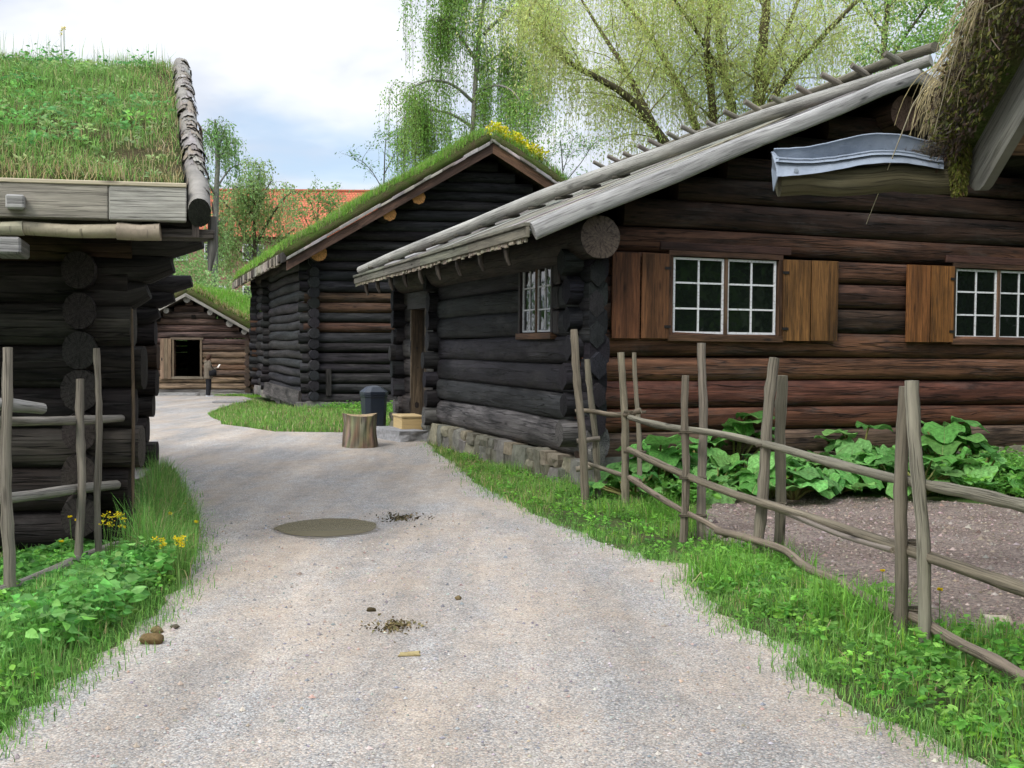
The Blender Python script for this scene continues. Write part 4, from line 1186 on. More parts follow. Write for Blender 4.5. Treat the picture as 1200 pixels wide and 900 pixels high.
def shag():
    # mossy verge face, dry hanging grass and roots
    n = 9000; d = NR.uniform(-.18, 3.2, n); h = NR.uniform(-.08, .62, n) * (.7 + .3 * np.clip(d / .4 + .5, 0, 1))
    hang = .10 * np.sin(d * 7) + .06 * np.sin(d * 17)
    P = np.stack([EX - .10 - np.abs(NR.normal(0, .045, n)) - .05 * np.sin(h * 5), EY - d, EZ + .62 * d + h - .05 * np.abs(hang)], 1)
    D = np.stack([-np.abs(NR.normal(.4, .4, n)), NR.normal(0, .5, n), NR.normal(-.6, .5, n)], 1)
    c = pnoise(d * 3, h * 6, 1.3, 2.)
    T = tints(n, [(.13, .14, .03), (.16, .16, .035), (.095, .11, .025), (.085, .06, .035), (.06, .045, .03)], .3)
    dk = c > .25; T[dk] = tints(int(dk.sum()), [(.05, .036, .024), (.08, .055, .034)], .3)
    Q, T = leaves(P, D, NR.uniform(.02, .05, n), NR.uniform(.01, .02, n), T)
    o = quadmesh('moss', Q, T, 'leaf', HR); o['kind'] = 'stuff'
    # moss tongue hanging at the foot of the verge
    n = 3500; z = np.abs(NR.uniform(0, 1, n)) ** .8; a = NR.uniform(0, 2 * pi, n)
    rad = .09 * (1 - z * .75)
    P = np.stack([EX - .07 + np.cos(a) * rad, EY + .10 - z * .02 + np.sin(a) * rad * 1.3, EZ + .35 - z * .62], 1)
    D = np.stack([np.cos(a) * .6, np.sin(a) * .6, np.full(n, -.9)], 1)
    Q, T = leaves(P, D, NR.uniform(.02, .045, n), NR.uniform(.008, .014, n), tints(n, [(.15, .17, .03), (.20, .21, .04), (.11, .12, .025), (.10, .075, .03)], .3))
    o = quadmesh('hanging_moss', Q, T, 'leaf', HR); o['kind'] = 'stuff'
    # dry grass strands combed down over the edge
    m = []; tt = []
    n = 2400; d = NR.uniform(-.25, 3.0, n); L = NR.uniform(.18, .62, n)
    for k in range(n):
        p = np.array([EX - .06 + NR.normal(0, .05), EY - d[k], EZ + .62 * d[k] + .50 + NR.normal(0, .05)])
        v = np.array([-.30 + NR.normal(0, .10), .30 + NR.normal(0, .22), .10 + NR.normal(0, .1)]); w = np.array([0, .0012, .0035])
        seg = 6; col = np.array(STRAW[NR.integers(0, 3)]) * NR.uniform(.5, 1.1)
        for s_ in range(seg):
            q = p + v * (L[k] / seg); m.append([p - w, p + w, q + w, q - w]); tt.append(col)
            p = q; v = v * .85 + np.array([.05 + NR.normal(0, .06), NR.normal(0, .06), -.36])
            v = v / np.linalg.norm(v) * .9
    o = quadmesh('dry_grass_fringe', np.array(m), np.array(tt), 'blade', HR); o['kind'] = 'stuff'
shag()
m = MB(); r = random.Random(31)
for k in range(26):
    d = r.uniform(-.1, 1.6); p = Vector((EX - .13 - r.uniform(0, .05), EY - d, EZ + .62 * d + r.uniform(.1, .5))); pts = [p.copy()]; v = Vector((-.3, r.uniform(-.5, .6), -.5))
    for s_ in range(7):
        p = p + v * .055; pts.append(p.copy()); v = (v + Vector((r.uniform(-.2, .25), r.uniform(-.6, .6), r.uniform(-.7, .45)))).normalized() * .8
    m.tube(pts, [.0035] * 8, jit((.30, .25, .17), .3, r), K=4, cap=False)
for a, b in ((rr(-.14, .9, .55), rr(-.30, .1, -.02)), (rr(-.15, .5, .45), rr(-.55, -.3, -.25))):
    m.tube([a, a + (b - a) * .5 + Vector((-.06, .03, .06)), b], [.004, .004, .002], (.40, .35, .24), K=4, cap=False)
m.build('roots', ['tinted'], HR)
# gutter: hollowed log lined and capped with zinc sheet
GT = 6.55
m = MB(); r = random.Random(2)
gx0, gx1 = at(912, 205, GT), at(1118, 200, GT)
ga = (gx1 - gx0); ga.z *= 1
m.tube([gx0 + ga * (k / 6) + Z3 * (-.045 + .012 * sin(k * 2)) for k in range(7)], [.085, .09, .088, .085, .085, .088, .09], (.115, .10, .055), K=14, ex=2.5, asp=.95, updir=(0, 0, 1), wob=.02, capmi=1)
GL = m.build('gutter_log', ['pole', 'end'], HR)
def strip(y, tops, bots, off, y2=None):
    V = []; Fc = []; n = len(tops)
    for (a, b), (c, d) in zip(tops, bots):
        p, q = at(a, b, y), at(c, d, y2 or y); V += [p, q, p + Vector((0, off, 0)), q + Vector((0, off, 0))]
    for k in range(n - 1):
        a, b = 4 * k, 4 * k + 4
        Fc += [[a, a + 1, b + 1, b], [a + 2, b + 2, b + 3, a + 3], [a, b, b + 2, a + 2], [a + 1, a + 3, b + 3, b + 1]]
    Fc += [[0, 2, 3, 1], [4 * n - 4, 4 * n - 3, 4 * n - 1, 4 * n - 2]]
    return V, Fc
def dense(pts, n=24):
    xs_ = np.array([p[0] for p in pts]); ys_ = np.array([p[1] for p in pts]); x = np.linspace(xs_[0], xs_[-1], n)
    y = np.interp(x, xs_, ys_); y = np.convolve(np.pad(y, 2, mode='edge'), np.ones(5) / 5, 'valid')
    return list(zip(x, y + NR.normal(0, .25, n)))
fb, ft = dense([(910, 207), (945, 205), (985, 198), (1030, 190), (1070, 191), (1106, 199)]), dense([(909, 185), (945, 188), (985, 184), (1020, 177), (1060, 177), (1106, 188)])
bt = dense([(907, 175), (940, 174), (968, 169), (1000, 160), (1030, 156), (1065, 159), (1106, 172)])
m = MB()
V, Fc = strip(GT - .075, ft, fb, .006, GT - .125); m.add(V, Fc, [[(0, 0)] * 4 for _ in Fc], (1, 1, 1))
V, Fc = strip(GT + .05, bt, [(x, y + 25) for x, y in bt], .006, GT + .10); m.add(V, Fc, [[(0, 0)] * 4 for _ in Fc], (1, 1, 1))
lo = [(at(x, y + 4, GT - .112), at(x, y + 6, GT + .092)) for x, y in ft]
V = []; 
for a, b in lo: V += [a, b]
Fc = [[2 * k, 2 * k + 2, 2 * k + 3, 2 * k + 1] for k in range(len(lo) - 1)]
m.add(V, Fc, [[(0, 0)] * 4 for _ in Fc], (1, 1, 1))
# folded end flap
p = [at(903, 178, GT - .06), at(912, 184, GT - .08), at(911, 207, GT - .125), at(906, 224, GT - .05), at(904, 200, GT + .09), at(907, 177, GT + .09)]
m.add(p + [q + Vector((.006, 0, 0)) for q in p], [[0, 1, 2, 3, 4, 5], [11, 10, 9, 8, 7, 6]] + [[k, k + 6, (k + 1) % 6 + 6, (k + 1) % 6] for k in range(6)], [[(0, 0)] * 6] * 2 + [[(0, 0)] * 4] * 6, (1, 1, 1))
m.tube([at(x, y, GT - .077) for x, y in ft], .007, (1, 1, 1), K=6); m.tube([at(x, y, GT + .05) for x, y in bt], .006, (1, 1, 1), K=6)
m.build('zinc_lining', ['zinc'], HR)
m = MB(); m.tube([at(933, 200, GT - .125), at(933, 200, GT - .11)], .014, (.3, .3, .3), K=10); m.build('rivet', ['zinc'], HR)
def twigs():
    n = 500; a = NR.uniform(0, 2 * pi, n); c = np.array(at(1092, 180, GT - .02)); rad = np.abs(NR.normal(0, .06, n))
    P = c + np.stack([np.cos(a) * rad * 1.3, np.sin(a) * rad, NR.normal(0, .03, n)], 1); D = NR.normal(0, 1, (n, 3)); D[:, 2] *= .5
    Q, T = leaves(P, D, NR.uniform(.03, .1, n), np.full(n, .004), tints(n, [(.06, .05, .04), (.12, .10, .07), (.2, .17, .12)], .3))
    o = quadmesh('gutter_litter', Q, T, 'leaf', HR); o['kind'] = 'stuff'
twigs()

# ------------------------------------------------------------------ red tiled building far behind
BR = root('tiled_building', 'long building with red clay tile roof rising beyond the trees', 'building', (-12, 95, 0))
m = MB(); ez_ = 11.4; rz_ = 16.4
def quadpatch(m, a, b, c, d, L, H, mi=0): m.add([a, b, c, d], [[0, 1, 2, 3]], [[(0, 0), (L, 0), (L, H), (0, H)]], (1, 1, 1), mi)
quadpatch(m, Vector((-46, 94.4, ez_)), Vector((9, 94.4, ez_)), Vector((9, 101, rz_)), Vector((-46, 101, rz_)), 55, 8.2)
quadpatch(m, Vector((9, 107.6, ez_)), Vector((-46, 107.6, ez_)), Vector((-46, 101, rz_)), Vector((9, 101, rz_)), 55, 8.2)
m.build('tile_roof', ['tiles'], BR)
m = MB(); m.box((-45.5, 95, -2), Vector((54, 0, 0)), Vector((0, 12, 0)), Z3 * (ez_ + 2.05), (1, 1, 1)); m.build('wall', ['brick'], BR)
m = MB(); m.tube([(-46, 101, rz_ + .02), (9, 101, rz_ + .02)], .16, (.35, .11, .06), K=8); m.build('ridge_tiles', ['tinted'], BR)
for fl in (9.3, 5.6):
    for k in range(14):
        x = -41 + k * 3.4
        m = MB(); m.box((x, 94.9, fl), Vector((1.9, 0, 0)), Vector((0, .16, 0)), Z3 * 1.5, (.6, .6, .6))
        w_ = m.build('window', ['white'], BR)
        m = MB(); m.box((x + .12, 94.87, fl + .12), Vector((.78, 0, 0)), Vector((0, .02, 0)), Z3 * 1.26, (1, 1, 1)); m.box((x + 1.0, 94.87, fl + .12), Vector((.78, 0, 0)), Vector((0, .02, 0)), Z3 * 1.26, (1, 1, 1)); m.build('pane', ['glass'], w_)

# ------------------------------------------------------------------ pole fences
POLEC = [(.20, .172, .128), (.245, .215, .165), (.17, .145, .105), (.225, .19, .14)]
def post(fence, bx, by, tx, ty, r0, r1, r, tint=None, dz=0.0, Y=None):
    b = gp(bx, by, dz); b = Vector(b) if Y is None else Vector((at(bx, by, Y).x, Y, 0))
    t = at(tx, ty, b.y + r.uniform(-.03, .03)); b.z -= .15
    ax = (t - b); sd = Vector((1, 0, 0))
    N_ = 22; ph = r.uniform(0, 6); r0 *= .84; r1 *= .84
    pts = [b + ax * (k / N_) + sd * (.010 * sin(k * .35 + ph) + r.uniform(-.0025, .0025)) for k in range(N_ + 1)]
    m = MB(); m.tube(pts, [(r0 + (r1 - r0) * k / N_) * (1 + .035 * sin(k * 1.1 + ph) + (.16 if r.random() < .12 else 0)) for k in range(N_ + 1)], tint or jit(r.choice(POLEC), .12, r), K=10, wob=.05, rnd=r, capmi=1, captint=(.24, .21, .16))
    m.build('post', ['pole', 'end'], fence)
    return b
def rail(fence, P, r0, r1, r, tint=None, knob=0):
    """P: list of (px, py, Y)"""
    pts = []
    for i in range(len(P) - 1):
        a, b = P[i], P[i + 1]
        k = max(2, int(abs(b[0] - a[0]) / 18))
        for j in range(k):
            f = j / k; iy = 1 / (1 / a[2] + (1 / b[2] - 1 / a[2]) * f)
            pts.append(at(a[0] + (b[0] - a[0]) * f, a[1] + (b[1] - a[1]) * f, iy))
    pts.append(at(*P[-1]))
    # soften the corners
    for _ in range(2): pts = [pts[0]] + [(pts[i - 1] + pts[i] * 2 + pts[i + 1]) / 4 for i in range(1, len(pts) - 1)] + [pts[-1]]
    n = len(pts)
    rad = [(r0 + (r1 - r0) * k / (n - 1)) * (1 + r.uniform(-.05, .05)) * (1 + .05 * sin(k * .9)) * (1.2 if r.random() < knob + .06 else 1) * .9 for k in range(n)]
    m = MB(); m.tube(pts, rad, tint or jit(r.choice(POLEC), .15, r), K=10, wob=.05, rnd=r, capmi=1, captint=(.26, .22, .16))
    m.build('rail', ['pole', 'end'], fence)
r = random.Random(19)
FR = root('pole_fence', 'weathered pole fence with paired posts curving from the house corner along the garden', 'fence', gp(812, 634))
YA, YBp, YC, YD, YE = 12.2, 11.1, 9.45, 8.55, 6.22
for (bx, by, tx, ty, r0, r1) in ((688, 590, 673, 386, .058, .047), (704, 584, 689, 421, .047, .040), (735, 598, 729, 413, .052, .044), (752, 590, 744, 413, .034, .028), (802, 635, 804, 440, .043, .037), (823, 632, 823, 402, .052, .044), (884, 660, 907, 419, .052, .05), (912, 655, 917, 440, .053, .05), (1053, 757, 1060, 453, .042, .046), (1089, 770, 1070, 446, .043, .045), (1600, 1010, 1604, 470, .05, .046), (1640, 1040, 1636, 500, .045, .042)):
    post(FR, bx, by, tx, ty, r0, r1, r)
rail(FR, [(674, 482, YA), (690, 480, YA), (710, 486, 12.1), (735, 487, YBp - .06), (751, 481, YBp - .06)], .026, .034, r)
rail(FR, [(676, 517, YA - .1), (703, 514, YA - .1)], .033, .033, r)
rail(FR, [(675, 550, YA - .1), (694, 547, YA - .1)], .036, .034, r)
rail(FR, [(738, 489, YBp), (770, 499, 10.3), (800, 503, YC), (840, 507, 9.1), (895, 520, YD), (920, 526, 8.1), (955, 537, 7.5), (1055, 563, YE), (1130, 576, 5.6), (1240, 602, 4.95), (1691, 697, 3.3)], .034, .034, r, None, .1)
rail(FR, [(737, 527, YBp), (765, 540, 10.4), (800, 556, YC), (840, 572, 9.0), (880, 586, YD), (930, 600, 7.8), (990, 620, 7.0), (1055, 642, YE), (1120, 663, 5.65), (1240, 705, 4.95), (1691, 853, 3.3)], .037, .040, r, None, .05)
rail(FR, [(895, 590, YD - .07), (930, 604, 7.75), (985, 628, 6.95), (1046, 645, YE - .09)], .024, .018, r)
rail(FR, [(688, 543, YA - .05), (715, 552, 11.8), (750, 564, YBp)], .026, .032, r)
rail(FR, [(738, 560, YBp), (765, 578, 10.4), (800, 600, YC), (830, 612, 9.1), (852, 628, 8.9)], .034, .026, r)
rail(FR, [(840, 622, 8.95), (870, 628, YD + .05), (905, 640, 8.3), (925, 645, 8.0), (935, 660, 7.8), (958, 672, 7.5), (985, 680, 7.1), (1005, 697, 6.8), (1030, 708, 6.5), (1055, 719, YE), (1085, 727, 6.0), (1100, 742, 5.85), (1130, 758, 5.6), (1165, 772, 5.3), (1200, 795, 5.05), (1240, 820, 4.85), (1691, 1010, 3.3)], .033, .034, r, None, .1)
def tie(fence, px, py, Y, w, h):
    c = at(px, py, Y); m = MB(); pts = []
    for q in range(2):
        for k in range(17): a = 2 * pi * k / 16; pts.append(c + Vector((w * cos(a), h * sin(a), .012 * q + .006 * sin(a * 2) + .0007 * k)))
    m.tube(pts, .006, (.10, .085, .06), K=5, cap=False); m.build('withy_tie', ['tinted'], fence)
for px, py, Y, w, h in ((744, 484, 11.1, .115, .05), (744, 531, 11.1, .115, .05), (812, 508, 9.42, .12, .055), (812, 562, 9.42, .12, .055), (903, 524, 8.5, .115, .06), (906, 593, 8.5, .105, .06), (1066, 563, 6.2, .075, .055), (1067, 638, 6.2, .085, .06), (1069, 717, 6.2, .105, .06), (812, 606, 9.42, .12, .055)): tie(FR, px, py, Y, w, h)
FL = root('pole_fence', 'short weathered pole fence beside the black log building on the left', 'fence', gp(8, 705))
for (bx, by, tx, ty, r0, r1) in ((10, 706, 7, 407, .048, .038), (93, 668, 95, 444, .038, .034), (116, 664, 114, 408, .032, .027)):
    post(FL, bx, by, tx, ty, r0, r1, r, (.235, .205, .165))
rail(FL, [(-90, 470, 6.7), (15, 474, 7.05), (50, 479, 7.3)], .048, .045, r, (.30, .285, .26))
rail(FL, [(-90, 492, 6.7), (12, 494, 7.1), (95, 493, 8.2), (143, 490, 8.75)], .038, .034, r, (.27, .245, .21))
rail(FL, [(-90, 585, 6.7), (12, 585, 7.1), (60, 577, 7.7), (95, 572, 8.2), (137, 568, 8.7)], .048, .04, r, (.26, .24, .21))
rail(FL, [(-90, 715, 6.4), (15, 690, 7.0), (60, 670, 7.6), (100, 651, 8.15), (138, 638, 8.6)], .046, .036, r, (.25, .23, .20))

# ------------------------------------------------------------------ small things on the ground
def on(px, py, dz=0.): return gp(px, py, dz)
# chopping stump
c = on(422, 524); r = random.Random(6)
m = MB(); n = 40; hts = [(-.05, 1.02), (.06, .97), (.22, .90), (.40, .90), (.56, .92)]
ph = [r.uniform(0, 6) for _ in range(3)]; V = []
for z, k in hts:
    for i in range(n):
        a = 2 * pi * i / n; R = .315 * k * (1 + .05 * sin(2 * a + ph[0]) + .04 * sin(5 * a + ph[1]) + .035 * sin(11 * a + ph[2])) + r.uniform(-.016, .016)
        V.append(c + Vector((R * cos(a), R * sin(a), z + (.02 * sin(a * 2 + 1) if z > .5 else .0))))
Fc = [[k * n + i, k * n + (i + 1) % n, (k + 1) * n + (i + 1) % n, (k + 1) * n + i] for k in range(4) for i in range(n)]
m.add(V, Fc, [[(z_, x_) for z_, x_ in ((k * .15, i * .09), (k * .15, (i + 1) * .09), ((k + 1) * .15, (i + 1) * .09), ((k + 1) * .15, i * .09))] for k in range(4) for i in range(n)], [jit((.25, .20, .135), .6, r) for _ in V], 0, True)
top = [v.copy() for v in V[-n:]]; cc = c + Vector((0, 0, .55))
m.add(top + [cc], [[i, (i + 1) % n, n] for i in range(n)], [[(cos(2 * pi * i / n) * .31, sin(2 * pi * i / n) * .31), (cos(2 * pi * (i + 1) / n) * .31, sin(2 * pi * (i + 1) / n) * .31), (0, 0)] for i in range(n)], (.42, .31, .18), 1)
tag(m.build('tree_stump', ['pole', 'end'], None, c), 'upright cut stump with flaking bark standing at the path edge', 'stump')
# litter bin
c = on(438, 500); c.y += .9
c = Vector((at(438, 498, 21.9).x, 21.9, 0))
BN = root('litter_bin', 'dark blue plastic litter bin with hooded top standing behind the stump', 'litter bin', c)
def octo(m, rings, rot, tint):
    V = []; n = 8
    for z, w in rings:
        ch = w * .62
        for x, y in ((w, -ch), (w, ch), (ch, w), (-ch, w), (-w, ch), (-w, -ch), (-ch, -w), (ch, -w)):
            V.append(c + Vector((x * cos(rot) - y * sin(rot), x * sin(rot) + y * cos(rot), z)))
    Fc = [[k * n + i, k * n + (i + 1) % n, (k + 1) * n + (i + 1) % n, (k + 1) * n + i] for k in range(len(rings) - 1) for i in range(n)]
    Fc += [list(range(n))[::-1], [(len(rings) - 1) * n + i for i in range(n)]]
    m.add(V, Fc, [[(0, 0)] * len(f) for f in Fc], tint)
m = MB(); octo(m, [(0, .20), (.02, .21), (.68, .235), (.70, .25), (.73, .25)], .45, (1, 1, 1)); m.build('bin_body', ['bin'], BN, bevel=.006)
m = MB(); octo(m, [(.735, .257), (.80, .257), (.90, .14), (.925, .06)], .45, (1, 1, 1)); ld = m.build('hood', ['bin'], BN, bevel=.006)
m = MB(); e = Vector((sin(.45), -cos(.45), 0)); f_ = Vector((cos(.45), sin(.45), 0)); m.box(c + e * .222 - f_ * .12 + Vector((0, 0, .80)) , f_ * .24, e * .01, Vector((0, 0, .055)) - e * .07, (1, 1, 1)); m.build('opening', ['dark'], ld)
m = MB(); rock(m, on(270, 472, .04), .52, .3, .06, Vector((1, .1, 0)), Vector((0, 1, 0)), (.24, .235, .23), r, .1)
tag(m.build('stone_slab', ['stone'], None, on(270, 472)), 'long flat stone slab in the grass before the far barn', 'stone slab')
# horse dung and stones on the gravel
def lump(name, px, py, rad, tint, label, cat='dung', n=1, mat='dung', flat=.7, group=None):
    m = MB(); c = on(px, py); rr_ = random.Random(int(px))
    for k in range(n):
        q = c + Vector((rr_.uniform(-1, 1) * rad * (1.1 if n > 1 else 0), rr_.uniform(-1, 1) * rad * (.9 if n > 1 else 0), rad * .45))
        s = rad * rr_.uniform(.7, 1.05); bm = bmesh.new(); bmesh.ops.create_icosphere(bm, subdivisions=3, radius=1)
        sx, sy, ph_ = s * rr_.uniform(.9, 1.25), s * rr_.uniform(.75, 1), rr_.uniform(0, 6)
        VV = [q + Vector((v.co.x * sx, v.co.y * sy, v.co.z * s * flat)) * (1 + .10 * sin(v.co.x * 4 + ph_) + .08 * sin(v.co.y * 5 + v.co.z * 4 + ph_) + rr_.uniform(-.03, .03)) for v in bm.verts]
        FF = [[v.index for v in f.verts] for f in bm.faces]; m.add(VV, FF, [[(0, 0)] * 3] * len(FF), jit(tint, .2, rr_), 0, True); bm.free()
    o = m.build(name, [mat], None, c); tag(o, label, cat, group); return o
lump('horse_dung', 435, 717, .028, (.055, .042, .022), 'single dark brown ball of dung on the gravel', n=1)
lump('horse_dung', 537, 703, .03, (.20, .145, .08), 'single pale tan dung ball on the gravel, right of the dark one')
lump('horse_dung', 182, 753, .055, (.13, .095, .045), 'large tan dung lump at the left path edge, nearest the camera', n=2)
lump('horse_dung', 186, 741, .032, (.15, .12, .055), 'small heap of yellowish dung in the left grass edge', n=5)
lump('horse_dung', 205, 737, .032, (.10, .085, .06), 'flat grey brown dung piece at the left path edge, farthest right', n=1, flat=.4)
def crumbpatch(name, px, py, rx, ry, n, cols, label, cat):
    c = on(px, py); a = NR.uniform(0, 2 * pi, n); q = np.abs(NR.normal(0, .5, n))
    P = np.stack([c.x + np.cos(a) * q * rx, c.y + np.sin(a) * q * ry, np.full(n, .008)], 1); s = NR.uniform(.004, .014, n)
    D = np.stack([np.cos(a * 3), np.sin(a * 3), NR.uniform(0, .8, n)], 1)
    Q, T = leaves(P, D, s * 2.2, s * 1.3, tints(n, cols, .3)); o = quadmesh(name, Q, T, 'dung', None, c); tag(o, label, cat)
crumbpatch('trodden_dung', 462, 735, .20, .22, 420, [(.16, .13, .06), (.22, .175, .09), (.09, .07, .035)], 'scattered trodden dung crumbs on the gravel in mid path', 'dung')
crumbpatch('trodden_dung', 470, 608, .26, .35, 520, [(.10, .085, .045), (.16, .125, .07), (.06, .05, .03)], 'scattered dark dung crumbs on the gravel beside the puddle', 'dung')
m = MB(); rock(m, on(479, 767, .006), .05, .028, .008, Vector((1, .2, 0)), Vector((0, 1, 0)), (.36, .29, .14), r, .4); tag(m.build('dry_leaf', ['dung'], None, on(479, 767)), 'pale dry leaf lying on the gravel in the foreground', 'leaf')
m = MB(); c = on(1166, 728, .045); V = []; n = 16
for k in range(7):
    for i in range(n):
        a = .5 + 5.2 * i / (n - 1); R = .042 + .008 * i / n
        V.append(c + Vector((-.075 + .025 * k + .004 * sin(i), R * cos(a) - .01 * k * .6, R * sin(a))))
Fc = [[k * n + i, k * n + i + 1, (k + 1) * n + i + 1, (k + 1) * n + i] for k in range(6) for i in range(n - 1)]
m.add(V, Fc, [[(i * .02, k * .02) for i, k in ((0, 0), (1, 0), (1, 1), (0, 1))]] * len(Fc), [jit((.46, .40, .31), .25, r) for _ in V], 0, True)
o = m.build('birch_bark_curl', ['birch'], None, c); tag(o, 'curled piece of pale birch bark lying on the soil', 'bark piece')
sm_ = o.modifiers.new('thickness', 'SOLIDIFY'); sm_.thickness = .005

# ------------------------------------------------------------------ grass and weeds
def grass(name, poly, n, h0_, h1_, w, cols, label, straw=.06, lean=.5, hfn=None, keep=None):
    p = scatter(poly, n); k = (pnoise(p[:, 0], p[:, 1], 2.2, 5.) * .5 + .5)
    u = NR.uniform(0, 1, len(p)) < .3 + .7 * k; p, k = p[u], k[u]; p = p + NR.normal(0, .035, p.shape)
    if keep is not None: q = keep(p); p, k = p[q], k[q]
    n = len(p); P = np.stack([p[:, 0], p[:, 1], gz(p[:, 0], p[:, 1])], 1)
    H = NR.uniform(h0_, h1_, n) * (.55 + .75 * k)
    if hfn is not None: H = H * hfn(p)
    T = tints(n, cols, .28); s = NR.uniform(0, 1, n) < straw; T[s] = tints(int(s.sum()), STRAW, .25)
    Q, T = blades(P, H, w * NR.uniform(.6, 1.4, n), T, NR, lean)
    return tag(quadmesh(name, Q, T, 'blade'), label, kind='stuff')
def weeds(name, poly, n, h, ll, cols, label, per=14, keep=None, wr=.55, spread=1.0, hfn=None):
    p = scatter(poly, n)
    if keep is not None: p = p[keep(p)]
    n = len(p); base = np.stack([p[:, 0], p[:, 1], gz(p[:, 0], p[:, 1])], 1); H = NR.uniform(.35, 1, n) * h
    if hfn is not None: H = H * hfn(p)
    B = np.repeat(base, per, 0); hh = np.repeat(H, per); m_ = n * per
    a = NR.uniform(0, 2 * pi, m_); z = NR.uniform(.2, 1, m_) ** .7; q = NR.uniform(.15, .75, m_) * hh * spread * (1.15 - z * .5)
    P = B + np.stack([np.cos(a) * q, np.sin(a) * q, z * hh], 1)
    D = np.stack([np.cos(a), np.sin(a), NR.uniform(-.45, .35, m_)], 1)
    T = np.repeat(tints(n, cols, .3), per, 0) * NR.uniform(.75, 1.3, (m_, 1))
    L = NR.uniform(.4, 1.2, m_) * ll
    Q, T = leaves(P, D, L, L * wr, T)
    # stems
    st, tt = blades(base, H * .95, np.full(n, .006), tints(n, cols, .2) * .8, NR, .2)
    return tag(quadmesh(name, np.concatenate([Q, st]), np.concatenate([T, tt]), 'leaf'), label, kind='stuff')
LV = [Vector((-2.85, 3.9))] + [p.xy for p in L_EDGE] + [Vector((-4.55, 14)), Vector((-4.2, 13.2)), Vector((-3.12, 9.0)), Vector((-3.25, 8.62)), Vector((-6.2, 8.15)), Vector((-6.2, 4.0))]
def dist_edge(p, E):
    E = np.array([e[:2] for e in E]); d = np.full(len(p), 9.)
    for a, b in zip(E[:-1], E[1:]):
        ab = b - a; t = np.clip(((p - a) @ ab) / (ab @ ab), 0, 1); d = np.minimum(d, np.linalg.norm(p - a - t[:, None] * ab, axis=1))
    return d
he = lambda p: np.clip(.35 + dist_edge(p, L_EDGE) * 1.5, .2, 1) * (1 - .6 * (1 - sstep(-3.3, -2.9, p[:, 0])) * sstep(5.9, 6.3, p[:, 1]))
GB = [(.15, .33, .07), (.19, .39, .08), (.11, .25, .05), (.24, .41, .11)]
grass('grass', LV, 44000, .08, .28, .006, GB, 'lush green grass verge left of the path', .05, .5, he)
LV2 = [p.xy for p in L_EDGE[5:]] + [Vector((-4.45, 13.6)), Vector((-3.2, 9.2)), Vector((-3.05, 8.4))]
grass('tall_grass', LV2, 10000, .28, .62, .007, GB, 'tall grass clump by the corner of the left log building', .10, .5, lambda p: np.clip(.45 + dist_edge(p, L_EDGE) * 1.6, .3, 1))
LW = [gp(*p).xy for p in ((-40, 790), (60, 770), (130, 735), (180, 690), (190, 655), (120, 640), (20, 655), (-60, 700))]
weeds('weeds', LW, 420, .36, .082, [(.14, .36, .08), (.18, .42, .09), (.10, .27, .06), (.22, .45, .12)], 'broad leaved green weeds under the left pole fence', 15, None, .6, 1.0, lambda p: .35 + .65 * sstep(-3.1, -2.5, p[:, 0]))
weeds('low_weeds', LV, 900, .13, .055, [(.14, .33, .055), (.18, .39, .06), (.11, .26, .045)], 'small leaved weeds among the left verge grass', 12, lambda p: dist_edge(p, L_EDGE) > .05, .6, 1.3)
FRONT = [Vector((2.25, 3.3))] + [p.xy for p in R_EDGE[:8:-1]] 
RV = [p.xy for p in R_EDGE[8:]] + [Vector((2.3, 3.3)), Vector((3.3, 3.6)), Vector((3.3, 5.9))] + [gp(*p).xy for p in ((1215, 765), (1150, 750), (1090, 752), (1045, 742), (985, 707), (925, 668), (880, 651), (835, 634), (800, 622), (752, 592), (715, 576), (690, 576))]
RE = R_EDGE[8:]
hr = lambda p: np.clip(.30 + dist_edge(p, RE) * 1.6, .2, 1)
grass('grass', RV, 46000, .06, .21, .006, GB + [(.26, .46, .06)], 'bright green grass strip under the right pole fence', .08, .5, hr, lambda p: (pnoise(p[:, 0], p[:, 1], 1.9, 2.) > -.25 + .30 * sstep(8.2, 10.5, p[:, 1])) | (dist_edge(p, RE) < .0))
far_r = lambda p: (p[:, 1] < 7.6)
weeds('weeds', RV, 560, .20, .062, [(.14, .36, .06), (.19, .44, .07), (.11, .28, .05), (.24, .49, .09)], 'leafy fresh green weeds under the right pole fence', 15, lambda p: (dist_edge(p, RE) > .12) & (p[:, 1] < 8.7), .5, 1.0, hr)
weeds('low_weeds', RV, 650, .12, .045, [(.15, .36, .055), (.20, .44, .06), (.12, .27, .05)], 'small leaved weeds along the right path edge', 12, lambda p: dist_edge(p, RE) > .03, .55, 1.2)
tuft = lambda px, py, n, h, lab: grass('grass_tuft', blob(gp(px, py), .30, .34, 16, int(px)), n, h * .5, h, .009, [(.17, .38, .055), (.21, .44, .07), (.13, .29, .045)], lab, .03, .75)
tuft(858, 686, 900, .34, 'arching tuft of long grass on the bend of the path'); tuft(905, 668, 700, .30, 'long grass tuft round the leaning fence posts'); tuft(790, 612, 700, .32, 'grass tuft in front of the tall fence post'); tuft(1000, 730, 700, .34, 'grass tuft left of the near fence posts')
FOOT = [p.xy for p in R_EDGE[7:12]] + [h1(-.36, q, 0).xy for q in (0.2, 2, 4, 6.6)]
grass('grass', FOOT, 5200, .05, .14, .008, [(.16, .30, .05), (.22, .34, .08), (.12, .24, .04)], 'thin grass at the foot of the stone foundation', .28, .6)
BANK = [p.xy for p in R_EDGE[:7]] + [Vector((-2.35, 21.6)), Vector((-2.4, 22.6)), h2(6, -.45, 0).xy, h2(-.6, -.5, 0).xy, h2(-.55, 12, 0).xy]
grass('grass', BANK, 26000, .06, .17, .016, [(.17, .34, .06), (.22, .39, .08), (.13, .26, .05)], 'mown green grass bank round the tall log barn', .16, .6)
